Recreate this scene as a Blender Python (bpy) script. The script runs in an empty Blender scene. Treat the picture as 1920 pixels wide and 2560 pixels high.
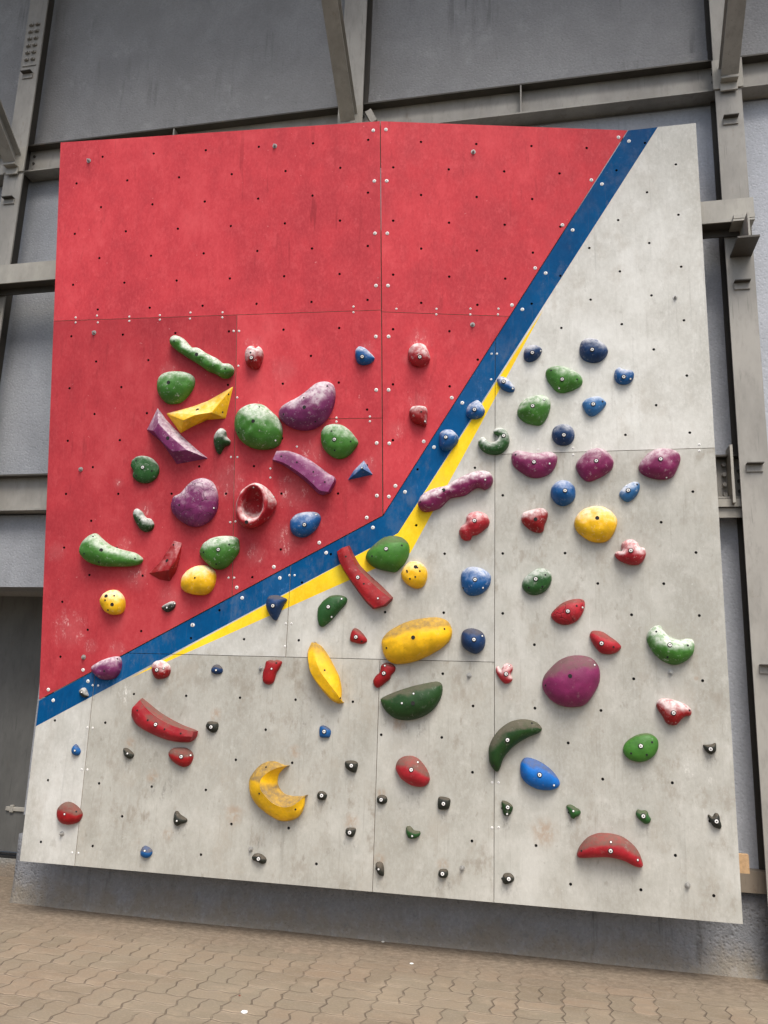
import bpy, bmesh, math, random
import numpy as np
from mathutils import Vector, Matrix, noise, geometry
from mathutils.bvhtree import BVHTree
random.seed(7)
S = bpy.context.scene
COL = S.collection
R = math.radians

# ------------------------------------------------------------------ camera
F_PX = 2014.0
_v = Vector((299, -9166, F_PX)).normalized()
_h = Vector((9310, -139, -F_PX)).normalized()
_h = (_h - _v * _h.dot(_v)).normalized()
_d = _v.cross(_h)
if _d.z < 0: _d = -_d
EYE = Vector((0, 0, 1.5))
def ray(px, py):
    q = Vector((px - 960, py - 1280, F_PX))
    return Vector((_h.dot(q), _d.dot(q), _v.dot(q)))
cam = bpy.data.cameras.new('camera')
cam.sensor_fit = 'VERTICAL'; cam.sensor_height = 36; cam.sensor_width = 27
cam.lens = 36 * F_PX / 2560
cam.clip_start = 0.05; cam.clip_end = 600
co = bpy.data.objects.new('camera', cam); COL.objects.link(co)
cx = Vector((_h.x, _d.x, _v.x)); cy = -Vector((_h.y, _d.y, _v.y)); cz = -Vector((_h.z, _d.z, _v.z))
M = Matrix.Identity(4)
for i in range(3):
    M[i][0] = cx[i]; M[i][1] = cy[i]; M[i][2] = cz[i]; M[i][3] = EYE[i]
co.matrix_world = M
S.camera = co

# ------------------------------------------------------------------ light
SUN_EL, SUN_AZ = R(59), R(24)         # azimuth measured from straight behind the viewer towards the right
w = bpy.data.worlds.new('World'); S.world = w; w.use_nodes = True
nt = w.node_tree
sky = nt.nodes.new('ShaderNodeTexSky'); sky.sky_type = 'NISHITA'; sky.sun_disc = False
sky.sun_elevation = SUN_EL; sky.sun_rotation = math.pi - SUN_AZ
sky.air_density = 1.0; sky.dust_density = 4.0; sky.ozone_density = 0.8
nt.nodes['Background'].inputs['Strength'].default_value = 0.15
nt.links.new(sky.outputs[0], nt.nodes['Background'].inputs['Color'])
sl = bpy.data.lights.new('sun', 'SUN'); sl.energy = 2.6; sl.angle = R(32); sl.color = (1, 0.985, 0.95)
so = bpy.data.objects.new('sun', sl); COL.objects.link(so)
sd = Vector((math.sin(SUN_AZ) * math.cos(SUN_EL), -math.cos(SUN_AZ) * math.cos(SUN_EL), math.sin(SUN_EL)))
so.rotation_euler = sd.to_track_quat('Z', 'Y').to_euler(); so.location = (3, -6, 12)
S.view_settings.view_transform = 'Standard'; S.view_settings.look = 'None'
S.view_settings.exposure = 0.48; S.view_settings.gamma = 1
S.render.resolution_x = 768; S.render.resolution_y = 1024
S.render.engine = 'CYCLES'
# (name, label, crop, facet, colour, dust, dust amount, height, exponent, outline, fixings)
HOLDS = [
('climbing_hold','long lumpy green rail, chalked along its top, highest hold on the red left face','A','L','green','chalk',.75,.085,.42,'1105,160 1130,130 1165,128 1210,150 1250,195 1285,225 1330,225 1380,258 1430,285 1480,310 1530,350 1580,352 1607,385 1600,430 1555,462 1505,455 1455,425 1400,405 1345,365 1290,330 1240,300 1195,270 1150,240 1110,200','h1133,168 H1312,274 h1541,390'),
('climbing_hold','smooth green dome just above the yellow faceted wedge on the red face','A','L','green','chalk',.45,.085,.5,'1003,500 1020,455 1060,425 1120,412 1190,412 1250,425 1290,455 1298,500 1280,555 1240,610 1190,655 1130,670 1075,665 1030,620 1005,570','H1088,497'),
('climbing_hold','small chalky green nugget below the yellow faceted wedge, left of the biggest green dome','A','L','dkgreen','chalk',.8,.05,.5,'1510,862 1545,885 1555,930 1582,965 1575,995 1540,1010 1520,1040 1500,1072 1475,1055 1455,1000 1452,940 1475,890','h1515,945 h1500,1000 h1488,1050'),
('climbing_hold','biggest green dome, whitened with chalk on top, touching the large purple kidney','B','L','green','chalk',.6,.125,.5,'105,880 130,800 190,745 280,715 370,725 440,780 510,850 545,930 548,1010 525,1090 470,1130 390,1145 300,1140 220,1110 150,1050 110,960','H275,877 h333,745 h140,985 s485,1060'),
('climbing_hold','large purple kidney slanting up to the right with a big black bolt hole in chalk','B','L','purple','chalk',.6,.1,.5,'515,810 540,750 600,705 700,655 790,590 860,530 930,505 990,510 1035,545 1050,620 1035,730 990,830 930,900 850,950 770,965 680,955 600,920 540,870','H757,747 h973,548 h562,813 h860,882 h752,658'),
('climbing_hold','rounded green hold with three dark holes, below right of the large purple kidney','B','L','green','chalk',.4,.08,.5,'915,1050 920,975 960,925 1030,905 1110,915 1180,960 1240,1030 1265,1080 1240,1130 1180,1200 1110,1232 1040,1225 975,1180 930,1120','b1040,1050 h1013,972 h1193,1070 h1043,1152'),
('climbing_hold','small blue quarter-round hold high on the red left face, beside the vertical crease','B','L','blue','chalk',.6,.05,.45,'1240,215 1275,175 1330,190 1380,235 1420,285 1385,330 1320,350 1265,335 1240,280','b1303,270'),
('climbing_hold','small dark red jug with two chalk-white lobes on top, high on the red face','B','L','red','chalk',.95,.07,.45,'205,230 235,180 275,170 300,200 330,172 365,220 368,280 350,340 325,385 270,385 220,355 205,300','b258,280 h250,232'),
('climbing_hold','round green disc with a notch in its left side, left part of the red face','A','L','dkgreen2','chalk',.25,.045,.36,'790,1165 800,1120 840,1090 890,1083 950,1100 1000,1150 1012,1200 995,1250 950,1290 900,1302 845,1290 805,1250 812,1210 803,1190','b883,1175 h830,1122 h955,1203 h830,1240'),
('climbing_hold','purple kidney with a cracked wrinkled surface, left of the hollow red ring hold','A','L','purple','chalk',.45,.085,.5,'1110,1480 1130,1410 1190,1380 1250,1310 1310,1270 1380,1262 1440,1295 1475,1360 1485,1450 1470,1530 1420,1600 1340,1645 1260,1645 1180,1600 1125,1540','s1450,1500 h1175,1475'),
('climbing_hold','small dark green bean with a chalky upper end, above the red triangular wedge','E','L','dkgreen','chalk',.7,.045,.5,'880,130 905,108 950,135 985,185 1030,200 1055,245 1040,290 985,312 935,285 895,220 876,170','h930,205'),
('climbing_hold','long green banana-shaped hold near the left edge of the red face','E','L','green','chalk',.5,.095,.42,'420,450 440,400 490,350 545,322 600,370 680,430 780,465 880,490 940,530 948,560 920,590 840,607 720,610 600,605 500,575 440,525 417,490','H597,467 h450,498 h578,570 h890,540 h527,350'),
('climbing_hold','chalk-topped green dome with its lower edge over the smooth yellow dome','F','L','green','chalk',.65,.09,.5,'75,520 110,450 180,400 270,378 370,378 430,400 445,460 440,530 400,590 340,660 270,695 200,680 130,620 85,565','b248,505 h350,457 h110,530 h228,642'),
('climbing_hold','smooth yellow dome tucked under the green dome near the lower blue stripe','E','L','yellow','chalk',.3,.085,.5,'1290,760 1300,700 1350,640 1420,605 1500,600 1560,630 1588,680 1580,760 1545,825 1490,855 1400,852 1330,830 1295,795','h1407,707'),
('pocket_hold','round yellow hold with finger pockets at the lower left of the red face','E','L','yellow','chalk',.3,.07,.42,'590,900 620,845 670,815 730,815 780,860 800,920 790,990 750,1022 690,1025 640,1000 605,950','H692,937 H640,865 h710,862 h657,985 h632,900'),
('climbing_hold','blue egg-shaped hold on the red face, right of the hollow red ring hold','F','L','blue','chalk',.3,.065,.5,'925,290 930,230 980,175 1060,152 1160,152 1205,180 1212,230 1180,300 1120,360 1050,392 980,380 940,345','b1060,270 s1170,175'),
('foothold','tiny dark green nub on the red face, right of the round yellow pocket hold','E','L','black','chalk',.4,.03,.5,'1120,960 1150,935 1200,912 1235,915 1240,950 1215,985 1170,1005 1135,985','s1165,965 s1232,928'),
('climbing_hold','round red dome with a chalk-white top on the red right face','C','R','red2','chalk',.8,.07,.5,'75,270 85,200 130,155 190,145 240,170 270,230 285,290 260,340 200,370 140,362 95,325','b187,272'),
('climbing_hold','dark red squarish knob under the round red dome on the red right face','C','R','red','chalk',.75,.065,.42,'90,780 120,740 180,735 240,745 260,790 255,850 245,925 190,915 130,895 95,840','h200,790 s235,880'),
('climbing_hold','small scuffed blue nugget on the blue stripe where it meets the yellow one','C','W','blue','chalk',.55,.055,.5,'625,790 640,740 690,700 740,685 780,730 800,780 780,830 720,858 660,850 630,825','b702,768'),
('climbing_hold','round blue ball on the blue stripe, lower of the two blue holds there','C','W','blue','chalk',.5,.065,.5,'370,1060 375,1000 420,965 490,965 540,1010 550,1060 520,1110 470,1150 410,1155 375,1110','b432,1030'),
('climbing_hold','little blue oval at the right edge of the narrow yellow stripe','C','W','blue','chalk',.75,.045,.5,'915,480 950,460 1000,475 1050,520 1080,565 1070,600 1020,605 960,575 925,530','b977,505 s1062,570'),
('climbing_hold','small dark blue knob right of the top of the yellow stripe','C','W','dkblue','chalk',.45,.055,.5,'1165,240 1185,190 1240,165 1300,172 1338,200 1325,250 1280,300 1220,320 1175,300','b1247,232 s1325,215'),
('climbing_hold','biggest dark blue dome, highest hold on the grey right part','D','W','dkblue','chalk',.5,.075,.5,'410,190 430,130 490,103 560,110 620,140 670,190 678,230 650,280 590,320 520,325 450,300 415,250','b530,203'),
('climbing_hold','small blue hold with a broken notch in its top, upper right of the grey face','D','W','blue','chalk',.55,.05,.42,'738,430 750,395 785,372 815,392 868,402 905,405 925,440 910,490 870,522 820,530 770,515 742,475','b827,460 s890,480'),
('climbing_hold','rounded green triangle with chalk along its middle, near the upper right of the grey face','D','W','green','chalk',.4,.07,.46,'90,430 110,385 180,362 270,372 350,405 420,450 440,500 420,545 340,590 250,612 190,595 140,540 105,490','b247,483 h143,400 h387,484 s218,568'),
('climbing_hold','half chalked green dome with a dark lower edge, below the green triangle','C','W','green','chalk',.6,.09,.5,'1105,790 1130,720 1190,670 1270,645 1350,640 1400,665 1420,720 1405,800 1370,870 1320,915 1250,910 1180,890 1120,840','b1250,735 s1358,677'),
('climbing_hold','light blue rounded wedge right of the half chalked green dome','D','W','ltblue','chalk',.45,.055,.45,'437,710 480,670 560,650 610,655 662,705 640,750 580,810 525,833 480,810 450,760','b540,717 h627,693'),
('climbing_hold','round dark blue ball above the middle of the three purple domes','D','W','dkblue','chalk',.5,.065,.5,'149,1010 160,955 200,920 257,910 315,920 352,955 365,1010 350,1060 310,1098 257,1108 205,1098 165,1060','b263,1008'),
('climbing_hold','dark green C-shaped hold open to the upper left beside the yellow stripe','C','W','dkgreen2','chalk',.7,.06,.38,'735,1080 760,1035 795,1030 815,1055 850,1085 890,1080 925,1055 932,1025 905,1005 880,985 895,955 950,943 1005,970 1032,1040 1020,1110 970,1170 900,1192 820,1180 760,1140','b977,1015'),
('climbing_hold','wide purple kidney with a dipped top, leftmost of the three purple domes','C','W','magenta','chalk',.4,.08,.48,'1050,1230 1060,1180 1110,1157 1180,1170 1270,1185 1370,1172 1430,1172 1475,1200 1482,1250 1450,1330 1390,1385 1310,1412 1220,1405 1140,1360 1070,1300','b1263,1263 h1090,1195 s1410,1278'),
('climbing_hold','middle one of the three purple domes in a row on the grey face','D','W','magenta','chalk',.4,.085,.5,'375,1300 395,1250 450,1190 510,1148 580,1135 650,1155 710,1210 732,1260 720,1320 670,1370 590,1415 500,1447 440,1420 395,1360','b568,1252'),
('climbing_hold','purple dome nearest the right edge of the board','D','W','magenta','chalk',.45,.09,.5,'967,1310 990,1260 1050,1190 1120,1148 1210,1138 1300,1155 1350,1190 1362,1240 1340,1310 1300,1390 1240,1422 1150,1425 1060,1405 990,1365','b1175,1235 s1230,1408'),
('climbing_hold','blue ball with a chalk patch on its left side, below the middle purple dome','H','W','blue','chalk',.25,.09,.5,'967,200 980,140 1025,95 1085,80 1145,95 1190,140 1203,200 1190,255 1145,300 1085,320 1025,300 985,255','b1103,175'),
('climbing_hold','small shiny pale blue lozenge left of and below the rightmost purple dome','D','W','ltblue','chalk',.8,.045,.5,'785,1570 800,1530 850,1480 920,1450 970,1460 978,1510 960,1560 920,1610 865,1640 820,1620','b870,1530 h953,1475'),
('climbing_hold','long twisted purple rail crossing from the yellow stripe onto the grey panel','C','W','magenta','chalk',.75,.09,.42,'168,1660 200,1590 270,1540 350,1510 440,1490 520,1440 600,1400 700,1360 790,1350 850,1365 875,1420 860,1480 800,1520 740,1500 690,1520 620,1570 560,1585 480,1600 430,1640 380,1690 300,1720 238,1730 190,1710','H410,1527 h190,1640 s803,1430'),
('climbing_hold','red peanut-shaped hold below the right end of the twisted purple rail','G','W','red2','chalk',.35,.075,.45,'1160,260 1180,215 1225,180 1230,120 1270,85 1340,72 1410,95 1445,150 1440,200 1400,240 1340,285 1285,300 1270,335 1220,345 1180,320','b1305,157'),
('climbing_hold','glossy dark red heart-shaped hold with a chalked dip, left of the plain yellow dome','H','W','red','chalk',.8,.07,.45,'690,430 710,385 770,365 850,345 900,345 940,380 935,440 910,500 900,555 860,572 800,560 740,520 700,475','H825,445'),
('climbing_hold','plain smooth yellow dome on the upper right grey panel','H','W','yellow','chalk',.3,.09,.5,'1190,480 1215,410 1280,350 1370,325 1460,330 1540,375 1590,440 1590,510 1550,600 1500,650 1430,665 1340,650 1260,600 1210,550','H1407,433'),
('climbing_hold','red three-lobed hold casting a shadow, below right of the plain yellow dome','I','W','red2','chalk',.7,.085,.42,'515,770 545,750 585,745 580,680 620,645 680,635 730,670 750,710 795,720 810,770 790,830 740,870 670,872 600,850 545,820','b668,740'),
('climbing_hold','bright blue rounded triangle left of the vertical panel seam, upper of two blue domes there','G','W','blue','chalk',.45,.075,.5,'1177,700 1190,640 1240,600 1310,592 1390,615 1450,660 1460,710 1440,780 1380,840 1310,865 1240,855 1190,790','b1310,712 h1200,790 s1385,790'),
('climbing_hold','mottled dark green egg with three dark holes on the right grey panel','H','W','dkgreen2','chalk',.5,.065,.46,'697,1070 720,1000 780,945 850,908 920,915 970,960 975,1030 940,1100 880,1145 800,1160 730,1130','b827,1008 h918,970 h890,1080 h763,1090'),
('climbing_hold','red hold with a wavy groove, above the biggest purple dome','H','W','red2','dust',.3,.06,.46,'970,1355 1000,1300 1070,1240 1150,1205 1230,1195 1280,1210 1290,1260 1270,1330 1220,1400 1150,1435 1080,1440 1010,1410','b1130,1312 h1213,1262 s1268,1277'),
('climbing_hold','red half-moon hold left of the notched light green hold','I','W','red2','dust',.35,.06,.46,'280,1540 300,1500 350,1495 410,1510 470,1550 540,1600 577,1652 532,1701 460,1719 386,1706 330,1650 295,1590','b392,1615 h505,1650'),
('climbing_hold','light green saddle-shaped hold with a scooped top near the right edge of the board','I','W','green','chalk',.7,.08,.46,'950,1450 885,1455 830,1510 818,1580 859,1674 922,1747 1004,1798 1086,1818 1177,1788 1250,1720 1267,1650 1265,1610 1240,1575 1190,1570 1120,1578 1040,1550 975,1490','b1036,1630 h1205,1635 h908,1505 h1013,1745'),
('pocket_hold','small yellow ball full of finger pockets, beside the green dome on the stripe','G','W','yellow','chalk',.2,.075,.46,'615,660 640,600 690,550 740,540 800,555 850,610 860,680 840,750 800,790 740,795 680,765 630,715','H750,593 h768,600 h672,640 h790,633 h747,687 h697,705 h668,628'),
('climbing_hold','green dome sitting across the blue and yellow stripes at their corner','G','W','green','dust',.4,.1,.5,'280,510 300,450 370,380 450,320 530,300 620,315 680,370 692,440 670,520 620,590 560,640 480,632 390,610 320,570','b473,423 h620,390 h340,492'),
('climbing_hold','dark blue cap-shaped hold hanging under the blue stripe over the yellow one','F','W','dkblue','dust',.3,.07,.45,'705,1040 712,980 740,940 800,935 850,950 895,975 870,1020 840,1080 800,1165 770,1165 730,1110','b762,1035'),
('climbing_hold','green half-oval with a slanting straight right side, left of the curved red bar foot','F','W','dkgreen2','dust',.25,.06,.42,'1185,1150 1190,1060 1240,990 1310,940 1400,935 1455,960 1450,1010 1390,1080 1320,1160 1240,1228 1200,1220','b1285,1045 s1315,1140 s1410,970'),
('foothold','small red triangular chip left of the biggest yellow oval','F','W','red','dust',.35,.035,.45,'1490,1360 1500,1290 1530,1245 1580,1265 1630,1320 1650,1370 1600,1395 1530,1380','b1545,1330 h1600,1370'),
('climbing_hold','biggest yellow oval, dusty along its top, with a large black bolt hole','G','W','yellow','dust',.6,.12,.5,'432,1330 440,1270 500,1200 600,1140 700,1100 830,1075 950,1068 1040,1095 1085,1160 1090,1240 1050,1310 960,1380 850,1440 740,1485 620,1508 530,1500 460,1440','H727,1258 h477,1357 h1022,1178'),
('climbing_hold','dull blue ball right of the biggest yellow oval','G','W','dkblue','dust',.45,.085,.5,'1180,1290 1190,1210 1240,1175 1310,1175 1380,1210 1408,1280 1390,1360 1330,1410 1270,1400 1200,1350','b1300,1278 s1378,1245'),
('climbing_hold','purple half-bowl with a bright chalk patch, over the red and blue border at lower left','J','W','purple','chalk',.45,.085,.45,'655,105 700,65 770,30 850,5 895,10 912,60 900,130 860,185 800,205 740,200 690,160','h762,130 h875,25'),
('climbing_hold','round glossy red ball at the left tip of the yellow stripe','J','W','red','chalk',.7,.06,.5,'1180,120 1185,70 1220,40 1270,40 1320,75 1335,120 1315,175 1250,200 1205,190','b1217,120 s1275,105'),
('foothold','tiny blue-grey nub just right of the red ball at the yellow tip','E','W','dkblue','dust',.6,.03,.5,'1550,1500 1570,1465 1610,1455 1645,1490 1640,1530 1590,1540 1555,1525','s1590,1505'),
('foothold','small upright red knobbly block left of the yellow leaf','F','W','red','dust',.35,.04,.42,'700,1560 740,1545 775,1552 800,1545 845,1560 830,1610 805,1650 793,1670 765,1757 711,1777 670,1746 672,1659 690,1610','s750,1629 h795,1575'),
('foothold','small dark red peanut foothold touching under the biggest yellow oval','L','W','red','dust',.4,.04,.45,'200,230 230,180 265,150 275,90 320,62 380,75 410,110 400,150 370,180 360,215 320,250 250,300 210,280','b300,163 s310,92'),
('climbing_hold','large very dark green half disc with a straight slanting top','L','W','dkgreen','dust',.5,.09,.46,'270,420 290,390 400,340 550,290 700,255 800,240 845,265 852,330 830,410 770,500 680,565 580,600 480,605 390,580 310,510','H575,445 s580,355 s470,445'),
('foothold','small knobbly red hold with grey chalk on its left, right of the vertical seam','M','W','red2','chalk',.8,.045,.45,'300,260 325,250 345,285 370,240 400,222 450,235 460,280 440,320 458,370 430,405 385,410 340,370 305,310','b397,320 s425,240'),
('climbing_hold','biggest purple dome with a large black bolt hole, right grey panel','M','W','magenta','dust',.65,.12,.5,'737,430 755,340 820,260 900,190 1000,150 1110,145 1200,170 1260,230 1283,320 1270,420 1210,530 1140,610 1060,632 950,628 850,590 770,510','H1000,340 s1230,235 h770,428'),
('climbing_hold','red three-cornered hold with white chalk on its upper arm, near the right edge','N','W','red','chalk',.85,.07,.42,'585,670 610,620 680,605 760,620 850,650 920,690 950,740 935,785 880,795 840,830 800,875 750,885 690,860 650,790 600,720','b763,757 h928,730'),
('climbing_hold','clean bright green oval with four holes near the lower right edge','N','W','green','dust',.2,.06,.42,'240,1130 270,1060 350,1000 440,970 530,975 595,1030 605,1110 570,1190 490,1250 400,1265 310,1240 255,1190','b423,1100 h323,1175 h485,1190 h540,1060'),
('climbing_hold','large dusty dark green crescent curving down to the left','M','W','dkgreen','dust',.85,.085,.42,'232,1080 240,990 300,880 400,790 500,752 600,750 690,780 735,840 700,880 620,910 520,965 440,1030 370,1120 340,1210 310,1243 270,1210 240,1150','b410,943 h640,785 h280,1185'),
('climbing_hold','bright clean blue oval just below the dusty green crescent','M','W','brblue','dust',.3,.07,.48,'530,1240 535,1160 570,1112 640,1115 740,1160 830,1230 890,1310 903,1360 870,1400 790,1418 690,1405 600,1360 545,1300','b713,1272 s848,1370'),
('climbing_hold','small red dome with brown dusty top, under the end of the long red bar','J','W','red','dust',.85,.055,.48,'1320,840 1350,800 1400,790 1470,795 1520,830 1530,880 1500,940 1450,960 1400,940 1345,895','b1427,870 s1508,858'),
('foothold','tiny dark green chip on the blue stripe at its far left','J','W','black','chalk',.4,.03,.45,'550,300 585,272 610,290 625,330 625,350 590,358 560,335','s568,313'),
('foothold','tiny blue teardrop foothold on the leftmost grey panel','J','W','blue','dust',.2,.03,.5,'515,760 545,790 558,825 545,855 515,860 488,840 487,800','s508,818'),
('foothold','tiny black foothold between the blue teardrop and the dusty red dome','J','W','black','dust',.3,.03,.45,'930,800 960,795 1000,825 1020,855 1000,885 970,885 940,855','s963,843'),
('foothold','small black triangular foothold under the black one beside the dusty red dome','J','W','black','dust',.4,.035,.42,'1365,1400 1375,1345 1395,1340 1420,1370 1475,1410 1465,1440 1430,1450 1390,1468 1368,1440','s1390,1425'),
('climbing_hold','red dome with a dusty brown top at the far lower left of the board','J','W','red','dust',.85,.06,.48,'360,1360 370,1310 410,1270 460,1260 520,1290 570,1350 565,1400 530,1440 460,1458 400,1445 365,1400','s420,1367 h520,1345'),
('foothold','small black-green foothold just right of the long red bar end','K','W','black','dust',.3,.032,.42,'260,470 275,430 320,427 360,440 362,490 340,520 310,522 275,495','b303,475'),
('foothold','tiny blue foothold under the tip of the yellow leaf','K','W','blue','dust',.3,.032,.42,'1240,510 1245,470 1280,462 1325,490 1337,520 1325,562 1290,568 1245,560','b1280,515'),
('foothold','small black-green foothold right of the upper horn of the yellow crescent','K','W','black','dust',.35,.035,.42,'1460,790 1470,768 1530,765 1568,785 1565,830 1550,868 1510,860 1470,830','b1515,810'),
('foothold','tiny black foothold just right of the lower horn of the yellow crescent','K','W','black','dust',.35,.03,.42,'1220,1060 1240,1030 1280,1035 1302,1060 1295,1095 1260,1108 1228,1095','b1258,1068'),
('foothold','tiny black squarish foothold under a brown scuff, lower right of the yellow crescent','K','W','black','dust',.35,.03,.42,'1465,1385 1475,1350 1520,1345 1552,1355 1545,1400 1520,1428 1480,1415','b1500,1387'),
('foothold','small black oval foothold below the yellow crescent near the bottom edge','K','W','black','dust',.6,.032,.46,'657,1600 680,1570 730,1570 775,1605 780,1640 750,1659 710,1640 670,1625','b713,1615'),
('foothold','tiny round black foothold below left of the dusty red oval','L','W','black','dust',.4,.03,.46,'233,1353 245,1320 283,1308 320,1322 333,1353 322,1385 283,1398 245,1385','b275,1355'),
('foothold','small black shield-shaped foothold below right of the dusty red oval','L','W','black','dust',.5,.035,.4,'808,1400 815,1335 850,1325 920,1345 925,1390 910,1440 860,1450 815,1440','b862,1393'),
('foothold','small half-round green and black foothold just right of the long vertical seam','L','W','dkgreen','dust',.6,.035,.42,'1410,1370 1440,1365 1490,1390 1517,1430 1500,1480 1470,1508 1430,1495 1415,1430','b1468,1427 s1462,1490'),
('climbing_hold','dusty red oval in the middle of the lower grey panels','L','W','red2','dust',.9,.08,.48,'412,1060 430,990 480,950 550,940 620,965 680,1030 720,1100 732,1170 700,1220 640,1235 550,1215 460,1150','b558,1073 s620,1002'),
('foothold','small green kidney foothold above the left part of the bottom red crescent','T','W','dkgreen2','dust',.5,.035,.45,'100,225 140,200 190,205 260,250 310,280 332,330 300,380 250,400 220,430 170,400 140,320','s213,305'),
('foothold','small green foothold above the right part of the bottom red crescent','T','W','dkgreen2','dust',.45,.038,.45,'1210,340 1225,290 1260,278 1290,295 1350,290 1395,310 1415,370 1450,430 1430,490 1370,510 1310,480 1230,400','b1330,385'),
('foothold','black crab-claw foothold with a white bolt at the lower right edge','X','W','black','dust',.4,.035,.45,'215,285 250,268 290,310 320,290 350,240 400,245 435,300 440,370 470,460 455,530 380,520 310,480 260,390','b378,395'),
('foothold','small black triangular foothold right of the clean green oval','N','W','black','dust',.3,.035,.42,'1070,1090 1110,1085 1160,1080 1200,1068 1205,1130 1195,1160 1150,1185 1100,1155','b1148,1132'),
('foothold','small heart-shaped brown and green foothold low in the middle','O','W','dkgreen2','dust',.9,.035,.42,'540,330 570,325 600,355 645,365 640,400 600,420 560,415 540,375','s585,400'),
('foothold','slim upright black foothold beside the lower vertical seam near the bottom','O','W','black','dust',.7,.032,.45,'305,615 325,597 350,600 365,625 368,700 335,700 315,670','s327,655'),
('foothold','tiny round black foothold near the bottom edge between two seams','O','W','black','dust',.5,.03,.46,'785,690 800,655 850,655 862,690 845,720 800,718','b818,690'),
('foothold','small black-green foothold at the bottom just right of the long vertical seam','O','W','black','dust',.4,.035,.44,'1277,740 1290,690 1340,685 1370,725 1350,755 1300,770','b1327,730'),
('climbing_hold','wide red crescent arching over at the bottom right of the board','T','W','red2','dust',.9,.09,.42,'270,1010 300,900 370,800 460,720 600,665 720,660 850,675 1000,720 1140,820 1240,930 1300,1060 1325,1170 1290,1205 1180,1180 1030,1100 860,1050 700,1035 500,1045 320,1050','b808,940 s812,800 h345,940 s1240,1085'),
('foothold','small round blue foothold with a grey scuff near the bottom left','R','W','blue','dust',.8,.035,.48,'912,80 925,45 950,38 985,65 980,100 950,118 920,105','s938,70'),
]

# ------------------------------------------------------------------ helpers
CROPS = {'A': (80, 800, 3.1904), 'B': (560, 820, 3.7705), 'C': (1000, 820, 3.7705), 'D': (1340, 820, 3.7705),
         'E': (80, 1240, 3.456), 'F': (480, 1240, 3.7705), 'G': (840, 1260, 3.7705), 'H': (1120, 1180, 3.7705),
         'I': (1400, 1180, 3.7705), 'J': (40, 1640, 3.456), 'K': (440, 1680, 3.456), 'L': (880, 1640, 3.7705),
         'M': (1160, 1600, 3.7705), 'N': (1500, 1600, 4.1475), 'O': (840, 1960, 3.072), 'R': (0, 2100, 2.592),
         'Q': (1280, 2100, 2.592), 'T': (1400, 1980, 6.381), 'U': (560, 1180, 9.217), 'V': (880, 760, 4.0975),
         'X': (1740, 2000, 7.373), '1': (0, 0, 2.592), '2': (640, 0, 2.592), '3': (1280, 0, 2.592),
         '4': (0, 640, 2.592), '5': (1280, 640, 2.592), 'S': (0, 0, 1)}
def px(c, p):
    a, b, s = CROPS[c]
    return a + p[0] / s, b + p[1] / s
def at(x, y, Y):
    r = ray(x, y); return EYE + r * ((Y - EYE.y) / r.y)

WALL_Y = 5.29
BY = 4.965                                  # face of the grey vertical part of the board
KB = BY / 4.84                              # its measures were taken for a face at 4.84 m
def kx(x): return x * KB
def kz(z): return 1.5 + (z - 1.5) * KB
P0 = at(958, 1290, BY); L0 = at(99, 1752, BY); TR = at(1571, 326, BY)
ZT = TR.z
CX = -1.098                                 # crease
def onz(x, y, z):
    r = ray(x, y); return EYE + r * ((z - EYE.z) / r.z)
CT = onz(951, 303, ZT); TL = onz(154, 356, ZT)
class Facet:
    def __init__(s, o, n):
        s.o = o.copy(); s.n = n.normalized()
        if s.n.y > 0: s.n = -s.n
    def hit(s, x, y, off=0.0):
        r = ray(x, y); o = s.o + s.n * off
        return EYE + r * ((o - EYE).dot(s.n) / r.dot(s.n))
    def up(s, x, z, off=0.0):               # world point above (x, z)
        y = s.o.y - (s.n.x * (x - s.o.x) + s.n.z * (z - s.o.z)) / s.n.y
        return Vector((x, y, z)) + s.n * off
FAC = {'W': Facet(P0, Vector((0, -1, 0))), 'L': Facet(P0, (CT - P0).cross(L0 - P0)), 'R': Facet(P0, (TR - P0).cross(CT - P0))}

def mesh_obj(name, verts, faces, mats, parent=None, smooth=False, mi=None, origin=None):
    me = bpy.data.meshes.new(name)
    o = Vector(origin) if origin is not None else Vector((0, 0, 0))
    me.from_pydata([tuple(Vector(v) - o) for v in verts], [], faces)
    for m in (mats if isinstance(mats, (list, tuple)) else [mats]): me.materials.append(m)
    if mi is not None: me.polygons.foreach_set('material_index', mi)
    if smooth: me.polygons.foreach_set('use_smooth', [True] * len(me.polygons))
    me.update()
    ob = bpy.data.objects.new(name, me); COL.objects.link(ob)
    if parent is not None:
        ob.parent = parent; ob.location = o - parent.location
    else: ob.location = o
    return ob
def tag(o, label=None, cat=None, group=None, kind=None):
    if label: o['label'] = label
    if cat: o['category'] = cat
    if group: o['group'] = group
    if kind: o['kind'] = kind
    elif cat: o['kind'] = 'thing'
    return o
def empty(name, loc=(0, 0, 0), **k):
    o = bpy.data.objects.new(name, None); COL.objects.link(o); o.location = loc
    o.empty_display_size = .1
    return tag(o, **k)
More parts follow.
